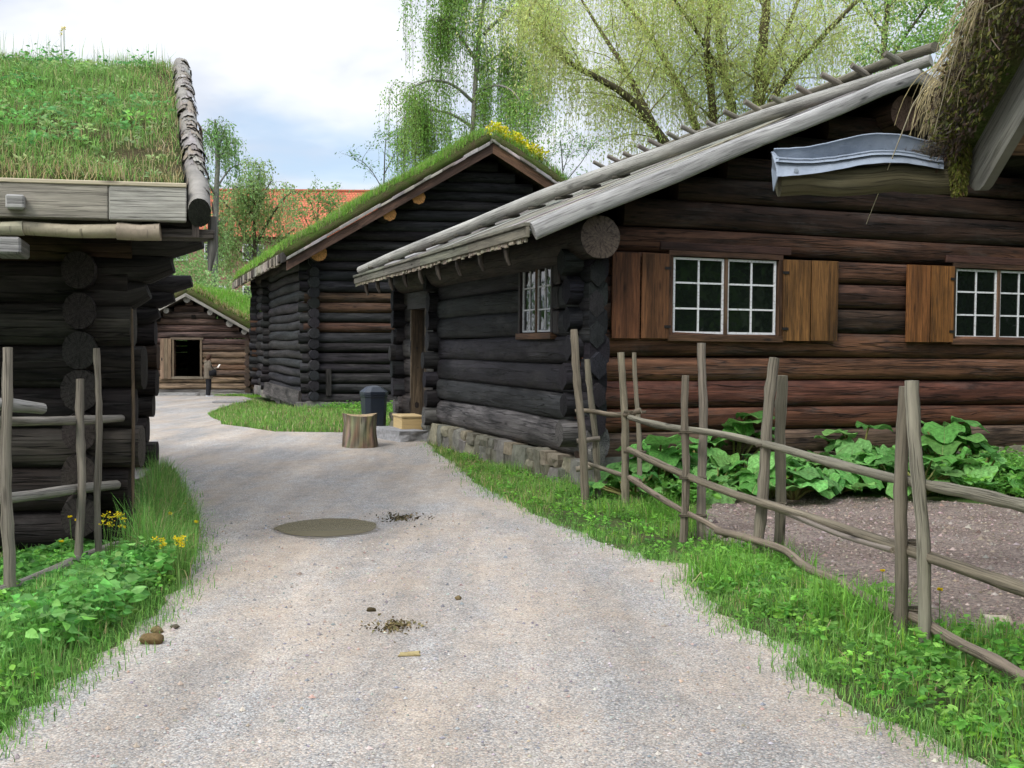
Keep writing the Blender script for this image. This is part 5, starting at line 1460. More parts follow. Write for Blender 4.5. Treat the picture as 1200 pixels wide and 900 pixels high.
weeds('weeds', [h2(.0, -.6, 0).xy, h2(3.6, -.7, 0).xy, h2(3.4, -3.6, 0).xy, h2(.5, -3.2, 0).xy], 240, .26, .09, [(.16, .36, .05), (.20, .42, .06), (.12, .27, .05)], 'leafy weeds in front of the tall log barn', 12)
grass('grass', [Vector((-5.0, 13.2)), Vector((-6.9, 16.6)), Vector((-9.4, 24)), Vector((-17, 42)), Vector((-22, 42)), Vector((-14, 22)), Vector((-7.5, 15))], 9000, .08, .26, .02, GB, 'rough grass beyond the back of the left log building', .1)
grass('grass', [Vector((-18, 43.6)), Vector((-15.2, 43.2)), Vector((-15.2, 44)), Vector((-18, 44.2))], 900, .05, .15, .02, GB, 'grass strip left of the far barn', .05)
grass('grass', [Vector((-11.9, 43.3)), Vector((-10.4, 42.6)), Vector((-10.2, 44)), Vector((-12.4, 44))], 1800, .06, .16, .02, [(.18, .38, .05), (.22, .43, .06)], 'grass strip right of the far barn hatch', .05)
RVB = None
def sparse():
    p = []
    for E, n in ((L_EDGE, 190), (R_EDGE[7:], 280)):
        for _ in range(n):
            i = RND.randrange(len(E) - 1); f = RND.random(); q = E[i] + (E[i + 1] - E[i]) * f
            p += [(q.x + RND.gauss(0, .10), q.y + RND.gauss(0, .13)) for _ in range(16)]
    p = np.array(p); p[:, :] += NR.normal(0, .02, p.shape); n = len(p)
    Q, T = blades(np.stack([p[:, 0], p[:, 1], gz(p[:, 0], p[:, 1])], 1), NR.uniform(.02, .09, n), np.full(n, .006), tints(n, GB, .3), NR, .8)
    tag(quadmesh('sparse_grass', Q, T, 'blade'), 'short stray grass along both path edges', kind='stuff')
sparse()
def dryweeds():
    m = []; t = []; b0 = np.array(gp(122, 640))
    for k in range(26):
        p = b0 + np.array([NR.uniform(-.12, .22), NR.uniform(-.1, .12), 0]); v = np.array([NR.normal(0, .25), NR.normal(0, .1), 1.]); L = NR.uniform(.3, .85); w = np.array([.003, 0, 0]); c = np.array(STRAW[NR.integers(0, 3)]) * NR.uniform(.5, .9)
        for s in range(7):
            q = p + v / np.linalg.norm(v) * L / 7; m.append([p - w, p + w, q + w, q - w]); t.append(c); p = q; v = v + np.array([NR.normal(0, .22), 0, -.22])
    tag(quadmesh('dead_stalks', np.array(m), np.array(t), 'blade'), 'dry dead stalks leaning by the left log corner', kind='stuff')
dryweeds()

# ------------------------------------------------------------------ rhubarb along the wall
RG = [(.13, .32, .075), (.16, .38, .095), (.10, .26, .06), (.18, .40, .11)]
def rleaf(m, base, tipdir, size, tilt, r, tint):
    """broad ruffled leaf blade; base point, horizontal direction, length, droop"""
    x = Vector((tipdir.x, tipdir.y, 0)).normalized(); s = Vector((-x.y, x.x, 0)); up_ = Vector((0, 0, 1))
    fwd = (x * cos(tilt) + up_ * sin(tilt)); nm = (up_ * cos(tilt) - x * sin(tilt))
    nr, na = 6, 36; V = [base]; UV = [(0, 0)]
    ph = r.uniform(0, 6); ph2 = r.uniform(0, 6)
    for j in range(1, nr + 1):
        f = j / nr
        for i in range(na + 1):
            a = -pi * .93 + 2 * pi * .93 * i / na
            R = size * (.62 + .38 * cos(a)) * (1 - .08 * cos(a * 2)) * (1.0 if abs(a) < 2.3 else .92) * .80
            R *= 1 + .05 * sin(a * 5 + ph) * f + .022 * sin(a * 11 + ph2) * f
            px_, py_ = R * f * cos(a) * 1.15, R * f * sin(a)
            z = size * (.07 * sin(a * 5 + ph2) * f ** 2 + .04 * sin(a * 9 + ph) * f ** 3 + .22 * f * abs(sin(a)) - .26 * f * f * max(0, cos(a)) - .10 * f ** 2)
            V.append(base + fwd * px_ + s * py_ + nm * z); UV.append((R * f * sin(a) / size, R * f * cos(a) / size))
    W = na + 1; Fc = []; 
    for i in range(na): Fc.append([0, 1 + i, 2 + i])
    for j in range(nr - 1):
        for i in range(na): k = 1 + j * W + i; Fc.append([k, k + W, k + W + 1, k + 1])
    m.add(V, Fc, [[UV[i] for i in f] for f in Fc], tint, 0, True)
def rhubarb(px, py, n, h, size, label, seed):
    r = random.Random(seed); c = gp(px, py); rt_ = root('rhubarb_plant', label, 'plant', c, 'rhubarb plants along the house wall')
    ml, ms = MB(), MB()
    n = int(n * 1.9); size *= .70
    for k in range(n):
        a = 2.4 * k + r.uniform(-.3, .3); d = Vector((cos(a), sin(a), 0)); f = r.uniform(.12, 1.15)
        H = h * (1.1 - .6 * f) * r.uniform(.75, 1.12); reach = .12 + .36 * f * r.uniform(.7, 1.1)
        t = c + d * reach + Vector((0, 0, H))
        ms.tube([c + d * .03, c + d * reach * .5 + Vector((0, 0, H * .62)), t], [.017, .014, .011], jit((.16, .16, .05), .3, r), K=7)
        rleaf(ml, t, d, size * r.uniform(.5, 1.15), r.uniform(-.45, .9) - .2 * f, r, jit(r.choice(RG), .32, r))
    ml.build('leaves', ['rhubarb'], rt_); ms.build('stalks', ['tinted'], rt_)
spots = [(722, 566, 8, .40, .40, 'small rhubarb plant beside the house corner, first of the row'),
         (770, 580, 12, .55, .50, 'big leaved rhubarb between the two tall fence post pairs'),
         (815, 570, 10, .62, .46, 'rhubarb behind the pair with the tallest fence post'),
         (860, 566, 14, .82, .60, 'tallest rhubarb with upright leaves just left of the leaning posts'),
         (905, 584, 12, .50, .50, 'rhubarb spreading behind the leaning fence posts'),
         (955, 576, 11, .48, .46, 'rhubarb right of the leaning fence posts'),
         (1005, 566, 13, .70, .50, 'rhubarb with one raised leaf against the bottom logs'),
         (1045, 573, 10, .52, .44, 'rhubarb seen just behind the near fence posts'),
         (1105, 566, 13, .78, .62, 'large rhubarb right of the near fence posts'),
         (1148, 578, 10, .46, .46, 'low rhubarb at the right end of the row'),
         (838, 583, 9, .36, .42, 'low rhubarb at the soil edge behind the tallest fence post'),
         (930, 586, 9, .34, .40, 'low rhubarb at the soil edge right behind the leaning posts'),
         (980, 580, 9, .38, .42, 'low rhubarb at the soil edge midway between the post pairs'),
         (1078, 582, 10, .42, .44, 'rhubarb at the soil edge directly right of the near posts'),
         (745, 588, 8, .32, .38, 'low rhubarb between the second post pair and the wall')]
for k, (px, py, n, h, s, lab) in enumerate(spots): rhubarb(px, py, n, h, s, lab, 100 + k)
BED = [gp(*p).xy for p in ((712, 572), (760, 592), (840, 590), (930, 580), (1060, 580), (1240, 590))] + [h1(6.5, -.25, 0).xy, h1(.1, -.2, 0).xy]
weeds('bed_weeds', BED, 900, .30, .11, [(.14, .33, .06), (.18, .39, .07), (.11, .26, .05)], 'leafy ground cover between the rhubarb and the house wall', 13)
weeds('bed_weeds', [gp(*p).xy for p in ((1120, 580), (1260, 592))] + [h1(6.5, -.3, 0).xy, h1(4.2, -.3, 0).xy], 260, .46, .085, [(.14, .33, .06), (.18, .39, .075)], 'taller leafy plants at the right end of the wall bed', 18)
# dock plants near the path
def dock(px, py, n, L, label, seed):
    r = random.Random(seed); c = gp(px, py); P = []; D = []
    q = []; tt = []
    for k in range(n):
        a = 2 * pi * k / n + r.uniform(-.4, .4); d = np.array([cos(a), sin(a), 0]); s_ = np.array([-sin(a), cos(a), 0]); el_ = r.uniform(.5, 1.2); l = L * r.uniform(.7, 1.1); w = l * .16
        p = np.array(c); col = np.array(jit(r.choice([(.16, .37, .06), (.20, .43, .075), (.13, .3, .05)]), .2, r)); pw = .01
        for i in range(6):
            el2 = el_ - .28 * i; v = d * cos(el2) + np.array([0, 0, sin(el2)]); p2 = p + v * l / 6; w2 = w * sin(pi * (i + 1) / 6.6 + .15) * r.uniform(.9, 1.1)
            if i == 5: w2 = .004
            q += [[p - s_ * pw, p, p2, p2 - s_ * w2 + np.array([0, 0, w2 * .35])], [p, p + s_ * pw, p2 + s_ * w2 + np.array([0, 0, w2 * .35]), p2]]; tt += [col, col]; p = p2; pw = w2
    o = quadmesh('dock_plant', np.array(q), np.array(tt), 'leaf', None, c); tag(o, label, 'plant'); return o
dock(1000, 712, 9, .42, 'long leaved dock plant left of the near fence posts', 1); dock(945, 700, 10, .32, 'dock plant on the path edge below the wavy bottom rail', 2); dock(885, 672, 9, .30, 'dock plant at the feet of the leaning posts', 3); dock(1120, 790, 10, .30, 'dock plant low at the right frame corner by the path', 4)
# yellow flowers
def flower(px, py, h, n, rad, label, seed, cat='flower', name='yellow_flower', pos=None):
    h = h + (.13 if pos is None else 0)
    r = random.Random(seed); c = pos if pos is not None else gp(px, py); R0 = root(name, label, cat, c)
    tops = []; m = MB()
    for k in range(n):
        t = c + Vector((r.gauss(0, rad), r.gauss(0, rad * .8), h * r.uniform(.8, 1.05))); m.tube([c + Vector((r.uniform(-.01, .01), 0, -.01)), (c + t) / 2 + Vector((r.uniform(-.02, .02), 0, .02)), t], [.003, .0025, .002], (.10, .2, .04), K=4, cap=False); tops.append(t)
    m.build('stem', ['tinted'], R0)
    P, D = [], []
    for t in tops:
        for j in range(16 if n > 2 else 26):
            a = r.uniform(0, 2 * pi); P.append(np.array(t) + (np.array([r.gauss(0, .010), r.gauss(0, .010), r.gauss(0, .010)]) if n > 2 else 0)); D.append([cos(a), sin(a), r.uniform(-.1, .7)])
    k = len(P); s = .016 if n > 2 else .020
    Q, T = leaves(np.array(P), np.array(D, float), np.full(k, s), np.full(k, s * .6), tints(k, [(.75, .58, .02), (.72, .62, .03)] if n > 2 else [(.80, .60, .015), (.78, .64, .02)], .1))
    quadmesh('petals', Q, T, 'petal', R0)
flower(130, 672, .30, 10, .045, 'dense yellow flower cluster in front of the thin left fence post', 1); flower(84, 662, .30, 2, .02, 'pair of yellow flowers on a tall stem left of the dense cluster', 2)
flower(72, 690, .24, 1, .0, 'single yellow flower above the low sloping rail', 3); flower(135, 738, .17, 1, 0, 'orange yellow dandelion low in the left weeds, nearest the camera', 4)
flower(190, 690, .22, 5, .03, 'small yellow cluster by the path, left one of two', 5); flower(212, 686, .20, 7, .04, 'wider yellow cluster at the path edge, right one of two', 6)
flower(200, 640, .16, 2, .03, 'two dandelions deep in the tall grass by the log corner', 7); flower(226, 640, .10, 2, .03, 'two dandelions leaning over the path edge', 8); flower(216, 616, .12, 1, 0, 'farthest dandelion at the tip of the left verge', 9)
flower(1033, 722, .18, 1, 0, 'yellow flower left of the near fence posts under the rail', 10); flower(1100, 760, .20, 1, 0, 'orange yellow flower between the near posts and the frame edge', 11)
tp = S0[0](.783 + .0, .995)
flower(0, 0, .40, 4, .02, 'lone tall yellow flower stalk standing on the left turf ridge', 12, pos=Vector(at(75, 75, tp.y)) - Vector((0, 0, .02)))

# ------------------------------------------------------------------ visitor reading in front of the far barn
PB = gp(244, 466); FA = radians(28)                       # facing direction: right and a little away
fd = Vector((cos(FA), sin(FA), 0)); ls = Vector((-sin(FA), cos(FA), 0))
def pt(f, l, z): return PB + fd * f + ls * l + Vector((0, 0, z * 1.0))
PR = root('person', 'person in a grey brown jacket and dark trousers reading a leaflet on the path', 'person', PB)
def skin(name, verts, edges, radii, mat, parent, tint, rootv=0):
    b = BASE[parent.name]; me = bpy.data.meshes.new(name); me.from_pydata([tuple(Vector(v) - b) for v in verts], edges, [])
    o = bpy.data.objects.new(name, me); COL.objects.link(o); o.parent = parent
    md = o.modifiers.new('Skin', 'SKIN'); sv = me.skin_vertices[0].data
    for i, q in enumerate(radii): sv[i].radius = q if hasattr(q, '__len__') else (q, q); sv[i].use_root = i == rootv
    o.modifiers.new('Sub', 'SUBSURF').levels = 2; o.modifiers['Sub'].render_levels = 2
    bpy.context.view_layer.update()
    dg = bpy.context.evaluated_depsgraph_get(); nm = bpy.data.meshes.new_from_object(o.evaluated_get(dg))
    o.modifiers.clear(); o.data = nm; bpy.data.meshes.remove(me); nm.name = name
    nm.materials.clear(); nm.materials.append(M[mat])
    ca = nm.color_attributes.get('tint') or nm.color_attributes.new('tint', 'FLOAT_COLOR', 'POINT')
    ca.data.foreach_set('color', np.tile(np.array([*tint, 1.]), (len(nm.vertices), 1)).ravel())
    for p in nm.polygons: p.use_smooth = True
    BASE[o.name] = b; return o
# one continuous body: pelvis, spine, neck, head, arms with five fingers hinted at this size, legs, feet
bv = [pt(0, 0, .90), pt(0, 0, 1.12), pt(.0, 0, 1.34), pt(.02, 0, 1.44), pt(.05, 0, 1.53), pt(.06, 0, 1.62)]
be = [(0, 1), (1, 2), (2, 3), (3, 4), (4, 5)]; br = [.13, .12, .13, .055, .085, .075]
for sd in (1, -1):
    i = len(bv); bv += [pt(0, sd * .09, .86), pt(.02, sd * .09, .48), pt(-.02, sd * .09, .08), pt(.12, sd * .10, .045)]; be += [(0, i), (i, i + 1), (i + 1, i + 2), (i + 2, i + 3)]; br += [.085, .06, .04, .035]
    i = len(bv); bv += [pt(.0, sd * .17, 1.34), pt(.05, sd * .22, 1.08), pt(.26, sd * .10, 1.14), pt(.33, sd * .08, 1.17)]; be += [(2, i), (i, i + 1), (i + 1, i + 2), (i + 2, i + 3)]; br += [.05, .042, .032, .028]
    w = i + 3
    for k in range(5):
        i = len(bv); bv += [pt(.37 - .02 * (k == 4), sd * (.08 + (k - 1.5) * .018), 1.185), pt(.40 - .04 * (k == 4), sd * (.07 + (k - 1.5) * .016), 1.20)]; be += [(w, i), (i, i + 1)]; br += [.010, .008]
skin('body', bv, be, br, 'tinted', PR, (.45, .27, .20))
def loft(m, secs, tint, K=16):
    V = []
    for (f, l, z, rf, rl) in secs:
        for k in range(K): a = 2 * pi * k / K; V.append(pt(f + rf * cos(a), l + rl * sin(a), z))
    Fc = [[j * K + k, j * K + (k + 1) % K, (j + 1) * K + (k + 1) % K, (j + 1) * K + k] for j in range(len(secs) - 1) for k in range(K)]
    Fc += [list(range(K))[::-1], [(len(secs) - 1) * K + k for k in range(K)]]
    m.add(V, Fc, [[(0, 0)] * len(f) for f in Fc], tint, 0, True)
JK = (.15, .125, .095)
m = MB(); loft(m, [(0, 0, .74, .165, .205), (0, 0, .80, .17, .21), (0, 0, 1.0, .155, .195), (-.01, 0, 1.2, .155, .205), (-.01, 0, 1.36, .14, .215), (.0, 0, 1.42, .10, .13), (.02, 0, 1.47, .08, .085)], JK)
loft(m, [(-.08, 0, 1.34, .05, .10), (-.10, 0, 1.40, .075, .12), (-.06, 0, 1.47, .06, .10)], jit(JK, .1))
for sd in (1, -1): m.tube([pt(0, sd * .17, 1.36), pt(.0, sd * .225, 1.25), pt(.04, sd * .235, 1.08), pt(.16, sd * .17, 1.11), pt(.30, sd * .09, 1.16)], [.075, .073, .066, .058, .05], JK, K=10)
m.build('jacket', ['tinted'], PR)
for sd in (1, -1):
    m = MB(); m.tube([pt(0, sd * .09, .86), pt(.02, sd * .092, .48), pt(-.01, sd * .09, .10)], [.105, .083, .07], (.018, .018, .022), K=12); m.build('trouser_leg', ['tinted'], PR)
    m = MB(); rock(m, pt(.06, sd * .095, .045), .135, .05, .045, fd, ls, (.55, .56, .58), random.Random(3), .05); m.build('shoe', ['tinted'], PR)
m = MB(); loft(m, [(.0, 0, 1.47, .03, .04), (-.0, 0, 1.51, .085, .085), (.025, 0, 1.58, .108, .095), (.04, 0, 1.65, .10, .088), (.05, 0, 1.71, .05, .045)], (.060, .032, .020), 12)
m.build('hair', ['tinted'], PR)
SBG = root('shoulder_bag', 'black shoulder bag hanging at the visitor hip', 'bag', pt(.05, -.25, .98))
m = MB(); loft(m, [(.12, -.25, .86, .13, .05), (.12, -.26, .92, .155, .075), (.12, -.26, 1.02, .15, .07), (.12, -.25, 1.10, .12, .045)], (.012, .012, .014), 14); m.build('bag_body', ['tinted'], SBG)
m = MB(); m.tube([pt(.2, -.23, 1.08), pt(.10, -.19, 1.25), pt(-.02, -.02, 1.455), pt(-.1, .12, 1.33)], .014, (.014, .014, .015), K=6); m.build('strap', ['tinted'], SBG)
m = MB(); o = pt(.36, -.12, 1.17); m.box(o, ls * .24, fd * .10 + Vector((0, 0, .15)), fd * -.008 + Vector((0, 0, .006)), (.78, .76, .70))
tag(m.build('leaflet', ['tinted'], None, o), 'white leaflet held open by the visitor', 'leaflet')

# ------------------------------------------------------------------ trees
def polyl(P):
    return [at(a, b, c) for a, b, c in P]
def limb_tube(m, pts, r0, r1, tint, K=8, r=RND):
    # refine
    out = []
    for i in range(len(pts) - 1):
        for k in range(3): out.append(pts[i].lerp(pts[i + 1], k / 3))
    out.append(pts[-1])
    for _ in range(2): out = [out[0]] + [(out[i - 1] + out[i] * 2 + out[i + 1]) / 4 for i in range(1, len(out) - 1)] + [out[-1]]
    out = [out[0]] + [p + Vector((r.gauss(0, r1 * .25), r.gauss(0, r1 * .25), 0)) for p in out[1:-1]] + [out[-1]]
    n = len(out)
    m.tube(out, [r0 + (r1 - r0) * k / (n - 1) for k in range(n)], tint, K=K, wob=.05, rnd=r)
    return out
def weeping(name, label, base, limbs, bark, leafcols, seed, nsub=60, strands=10, slen=(1., 2.6), per=30, ll=.08, lw=.024, sublen=(1., 2.4), jitter=.05, mat='bark', out=.5, hang=1.0, fold=False, zmin=2.0, twigs=True, thin=1.0, twc=(.10, .085, .045), subc=None):
    r = random.Random(seed); rg = np.random.default_rng(seed)
    T0 = root(name, label, 'tree', base)
    m = MB(); segs = []
    for P, a, b in limbs:
        pts = limb_tube(m, polyl(P), a, b, jit(bark, .15, r), 9, r); n = len(pts)
        for k in range(int(n * .3), n): segs.append((pts[k], (pts[min(k + 1, n - 1)] - pts[k - 1]).normalized(), a + (b - a) * k / n))
    subs = []
    for k in range(nsub):
        p, d, rad = r.choice(segs); a = r.uniform(0, 2 * pi)
        v = (Vector((cos(a), sin(a), r.uniform(.1, .9))) * .8 + d * .5).normalized(); L = r.uniform(*sublen); pts = [p.copy()]; q = p.copy()
        for s in range(6): q = q + v * L / 6; pts.append(q.copy()); v = (v + Vector((r.gauss(0, .16), r.gauss(0, .16), -.16 * hang))).normalized()
        m.tube(pts, [max(.011, rad * .22) * (1 - .8 * i / 6) for i in range(7)], jit(subc or bark, .2, r), K=5, cap=False, rnd=r); subs.append(pts)
    Q = []; TT = []; tw = []
    starts = []; vel = []
    for pts in subs:
        for k in range(strands):
            f = r.uniform(.25, 1) * 5.99; i = int(f); starts.append(pts[i].lerp(pts[i + 1], f - i)); a = r.uniform(0, 2 * pi); vel.append((cos(a) * out, sin(a) * out, r.uniform(-.1, .5)))
    S = np.array([tuple(p) for p in starts]); Vv = np.array(vel); n = len(S); L = rg.uniform(slen[0], slen[1], n)
    P = S.copy(); steps = per; col = tints(n, leafcols, .22, rg)
    Pl, Dl, Tl = [], [], []
    v = Vv.copy()
    for s in range(steps):
        v[:, 2] -= .16 * hang; v[:, :2] *= 1 - .13 * hang; v += rg.normal(0, .05, v.shape)
        vn = v / np.linalg.norm(v, axis=1, keepdims=True); P2 = P + vn * (L / steps)[:, None]
        ok = (P2[:, 2] > zmin) & (rg.uniform(0, 1, n) < thin)
        Pl.append((P2 + rg.normal(0, jitter, P2.shape))[ok]); d = vn * .8 + rg.normal(0, .5, v.shape); Dl.append(d[ok]); Tl.append((col * rg.uniform(.75, 1.25, (n, 1)))[ok])
        if twigs and s % 3 == 0:
            w = np.array([.004, .002, 0]); P3 = P + vn * (L / steps * 3)[:, None]
            kk = P3[:, 2] > zmin
            tw.append(np.stack([P - w, P + w, P3 + w * .7, P3 - w * .7], 1)[kk])
        P = P2
    Pl, Dl, Tl = np.concatenate(Pl), np.concatenate(Dl), np.concatenate(Tl); k = len(Pl)
    Q, T = leaves(Pl, Dl, rg.uniform(.7, 1.3, k) * ll, rg.uniform(.7, 1.3, k) * lw, Tl, rg, fold)
    if tw:
        tq = np.concatenate(tw); Q = np.concatenate([Q, tq]); T = np.concatenate([T, np.tile(np.array([twc]), (len(tq), 1))])
    m.build('trunk', [mat], T0)
    quadmesh('crown', Q, T, 'tree_leaf', T0)
    return k
WG = [(.46, .54, .17), (.52, .58, .22), (.40, .49, .14), (.55, .58, .26)]
Yw = 34.0
WB = Vector((at(850, 400, Yw).x, Yw, 0))
def thin_(W): return [(P, a * .8, b * .8) for P, a, b in W]
wl = [([(852, 425, Yw), (855, 330, Yw), (862, 250, Yw)], .55, .48),
      ([(862, 260, Yw), (880, 200, Yw), (888, 150, Yw), (888, 100, Yw), (893, 50, Yw), (900, 0, Yw), (906, -70, Yw - .5)], .34, .13),
      ([(888, 165, Yw), (905, 115, Yw - .6), (930, 78, Yw - 1), (968, 38, Yw - 1.6), (1012, -6, Yw - 2), (1045, -40, Yw - 2)], .17, .05),
      ([(889, 120, Yw), (907, 75, Yw + .7), (925, 30, Yw + 1), (950, -40, Yw + 1.3)], .14, .06),
      ([(862, 262, Yw), (863, 180, Yw + .4), (856, 120, Yw + .6), (846, 70, Yw + .8), (840, 20, Yw + 1), (846, -60, Yw + 1)], .26, .10),
      ([(855, 240, Yw), (838, 165, Yw - .4), (833, 100, Yw - .8), (826, 62, Yw - 1), (832, 10, Yw - 1.2), (825, -50, Yw - 1.2)], .20, .07),
      ([(852, 250, Yw), (825, 175, Yw), (806, 120, Yw + .5), (786, 82, Yw + .8), (765, 45, Yw + 1.2), (735, 5, Yw + 1.5), (700, -40, Yw + 2)], .20, .05),
      ([(850, 270, Yw), (812, 215, Yw - .3), (778, 165, Yw - .6), (748, 122, Yw - 1), (712, 96, Yw - 1.4), (668, 76, Yw - 1.8), (640, 50, Yw - 2), (620, 15, Yw - 2)], .24, .04),
      ([(790, 190, Yw - .4), (757, 130, Yw), (738, 88, Yw + .5), (706, 40, Yw + 1), (676, -10, Yw + 1.4)], .18, .04),
      ([(845, 90, Yw), (820, 40, Yw - 2), (790, 0, Yw - 2.6), (760, -50, Yw - 3)], .10, .04)]
weeping('willow_tree', 'big yellow green willow with many dark limbs behind the board roof', WB, thin_(wl), (.10, .085, .05), WG, 5, 240, 17, (.6, 2.3), 20, .12, .037, (1., 2.8), .17, 'bark', .75, .8, thin=.76, twc=(.36, .36, .15), subc=(.20, .19, .09))
BGc = [(.23, .39, .09), (.28, .45, .11), (.19, .32, .08), (.33, .48, .14)]
Yb = 46.0
bl = [([(549, 425, Yb), (551, 250, Yb), (553, 165, Yb), (557, 95, Yb), (561, 35, Yb), (572, -30, Yb), (590, -120, Yb)], .15, .05),
      ([(555, 120, Yb), (532, 98, Yb - .6), (505, 92, Yb - 1), (480, 104, Yb - 1.2)], .08, .025),
      ([(554, 150, Yb), (530, 132, Yb + .8), (500, 128, Yb + 1), (478, 140, Yb + 1.2)], .07, .02),
      ([(558, 85, Yb), (585, 62, Yb + .6), (604, 60, Yb + 1), (618, 78, Yb + 1)], .07, .02),
      ([(555, 110, Yb), (580, 98, Yb - 1), (600, 104, Yb - 1.5), (612, 122, Yb - 2)], .06, .02),
      ([(557, 70, Yb), (535, 36, Yb - .8), (518, 20, Yb - 1), (505, 24, Yb - 1)], .08, .025),
      ([(567, 40, Yb), (596, 12, Yb + .6), (620, -5, Yb + 1), (640, 0, Yb + 1)], .08, .025),
      ([(576, 0, Yb), (548, -25, Yb - 1), (525, -35, Yb - 1), (510, -25, Yb - 1)], .08, .025),
      ([(580, -20, Yb), (610, -50, Yb), (640, -55, Yb)], .07, .02), ([(585, -60, Yb), (560, -90, Yb), (530, -85, Yb)], .06, .02)]
weeping('birch_tree', 'tall drooping birch with pale trunk rising behind the tall barn roof', Vector((at(549, 400, Yb).x, Yb, 0)), bl, (.24, .23, .21), BGc, 6, 100, 18, (1.2, 3.6), 34, .12, .056, (.7, 1.8), .10, 'bark', .35, 1.35, thin=.85)
Yl = 58.0
ll_ = [([(250, 425, Yl), (252, 250, Yl), (256, 190, Yl), (254, 160, Yl), (252, 140, Yl)], .2, .05),
       ([(254, 220, Yl), (270, 195, Yl), (284, 192, Yl)], .06, .02), ([(255, 190, Yl), (268, 166, Yl + 1), (277, 168, Yl + 1)], .06, .02), ([(254, 170, Yl), (240, 150, Yl), (228, 155, Yl)], .06, .02), ([(253, 230, Yl), (236, 200, Yl - 1), (222, 205, Yl)], .06, .02), ([(254, 175, Yl), (263, 158, Yl), (268, 162, Yl)], .05, .02)]
weeping('birch_tree', 'slender birch peeping out behind the bark verge of the left turf roof', Vector((at(250, 400, Yl).x, Yl, 0)), ll_, (.2, .19, .17), [(.20, .34, .12), (.24, .39, .14), (.16, .28, .10)], 7, 24, 10, (.8, 2.2), 20, .16, .075, (.5, 1.2), .09, 'bark', .4, 1.1, thin=.7)
Ym = 62.0
ml_ = [([(298, 425, Ym), (299, 330, Ym), (298, 270, Ym), (297, 215, Ym)], .2, .05),
       ([(299, 300, Ym), (275, 250, Ym), (258, 232, Ym)], .09, .03), ([(298, 290, Ym), (322, 245, Ym), (342, 222, Ym), (352, 228, Ym)], .09, .03), ([(298, 260, Ym), (310, 225, Ym), (318, 212, Ym)], .07, .03), ([(298, 260, Ym), (283, 225, Ym), (276, 218, Ym)], .07, .03), ([(299, 310, Ym), (330, 280, Ym), (346, 268, Ym)], .08, .03), ([(299, 310, Ym), (270, 285, Ym), (252, 270, Ym)], .08, .03), ([(298, 235, Ym), (304, 205, Ym), (305, 196, Ym)], .05, .02)]
weeping('weeping_tree', 'round weeping tree in front of the red tiled roof', Vector((at(298, 400, Ym).x, Ym, 0)), ml_, (.09, .075, .05), [(.27, .38, .14), (.32, .43, .17), (.22, .32, .11), (.36, .46, .2)], 8, 54, 11, (1.2, 3.2), 20, .19, .085, (.6, 1.5), .12, 'bark', .4, 1.1, thin=.85)
Ys = 56.0
sl_ = [([(372, 425, Ys), (373, 300, Ys), (372, 250, Ys), (374, 226, Ys)], .07, .02), ([(373, 285, Ys), (360, 262, Ys), (355, 252, Ys)], .03, .012), ([(373, 275, Ys), (384, 255, Ys), (390, 238, Ys)], .03, .012), ([(372, 262, Ys), (366, 245, Ys), (364, 236, Ys)], .025, .012)]
weeping('young_tree', 'thin young tree standing before the red tiled roof', Vector((at(372, 400, Ys).x, Ys, 0)), sl_, (.1, .085, .06), [(.19, .31, .10), (.24, .37, .12)], 9, 26, 8, (.4, 1.0), 8, .16, .09, (.5, 1.1), .1, 'bark', .6, .2, thin=.8)
Yk = 40.0
kl = [([(1040, 425, Yk), (1040, 200, Yk), (1037, 100, Yk), (1035, 50, Yk), (1040, 0, Yk), (1038, -60, Yk)], .16, .07), ([(1037, 80, Yk), (1062, 40, Yk), (1085, 10, Yk), (1105, -30, Yk)], .07, .03), ([(1037, 110, Yk), (1070, 80, Yk - 1), (1095, 60, Yk - 1), (1120, 30, Yk)], .06, .02), ([(1036, 40, Yk), (1015, 10, Yk), (1000, -20, Yk)], .05, .02), ([(1037, 130, Yk), (1020, 90, Yk + 1), (1005, 75, Yk + 1)], .05, .02), ([(1040, 10, Yk), (1075, -30, Yk)], .05, .02)]
weeping('green_tree', 'fresh green round leaved tree behind the ridge at the top right', Vector((at(1040, 400, Yk).x, Yk, 0)), kl, (.085, .075, .055), [(.22, .40, .10), (.28, .47, .13), (.33, .49, .15), (.18, .33, .09)], 10, 85, 10, (.5, 1.4), 14, .12, .085, (.9, 2.0), .10, 'bark', .6, .35, thin=.85)
Yn = 48.0
nl = [([(455, 425, Yn), (452, 280, Yn), (449, 215, Yn), (452, 165, Yn)], .06, .02), ([(450, 225, Yn), (436, 200, Yn), (424, 188, Yn)], .025, .01), ([(450, 205, Yn), (462, 180, Yn), (470, 172, Yn)], .025, .01), ([(450, 235, Yn), (468, 215, Yn), (480, 205, Yn)], .025, .01)]
weeping('sparse_tree', 'sparse thin tree showing above the left slope of the tall barn roof', Vector((at(455, 400, Yn).x, Yn, 0)), nl, (.09, .085, .075), [(.16, .28, .14), (.20, .33, .16)], 11, 20, 7, (.4, .9), 7, .13, .07, (.6, 1.3), .08, 'bark', .6, .2, thin=.7)
nl2 = [([(668, 425, Yn), (664, 300, Yn), (660, 210, Yn), (657, 165, Yn)], .05, .02), ([(661, 220, Yn), (645, 195, Yn), (636, 185, Yn)], .025, .01), ([(661, 215, Yn), (682, 190, Yn), (694, 170, Yn)], .025, .01), ([(660, 200, Yn), (668, 175, Yn), (672, 160, Yn)], .02, .01)]
weeping('sparse_tree', 'sparse thin tree between the tall barn and the willow', Vector((at(668, 400, Yn).x, Yn, 0)), nl2, (.1, .09, .08), [(.2, .34, .14), (.25, .4, .16)], 12, 24, 8, (.5, 1.2), 8, .13, .06, (.6, 1.4), .08, 'bark', .6, .5, thin=.7)
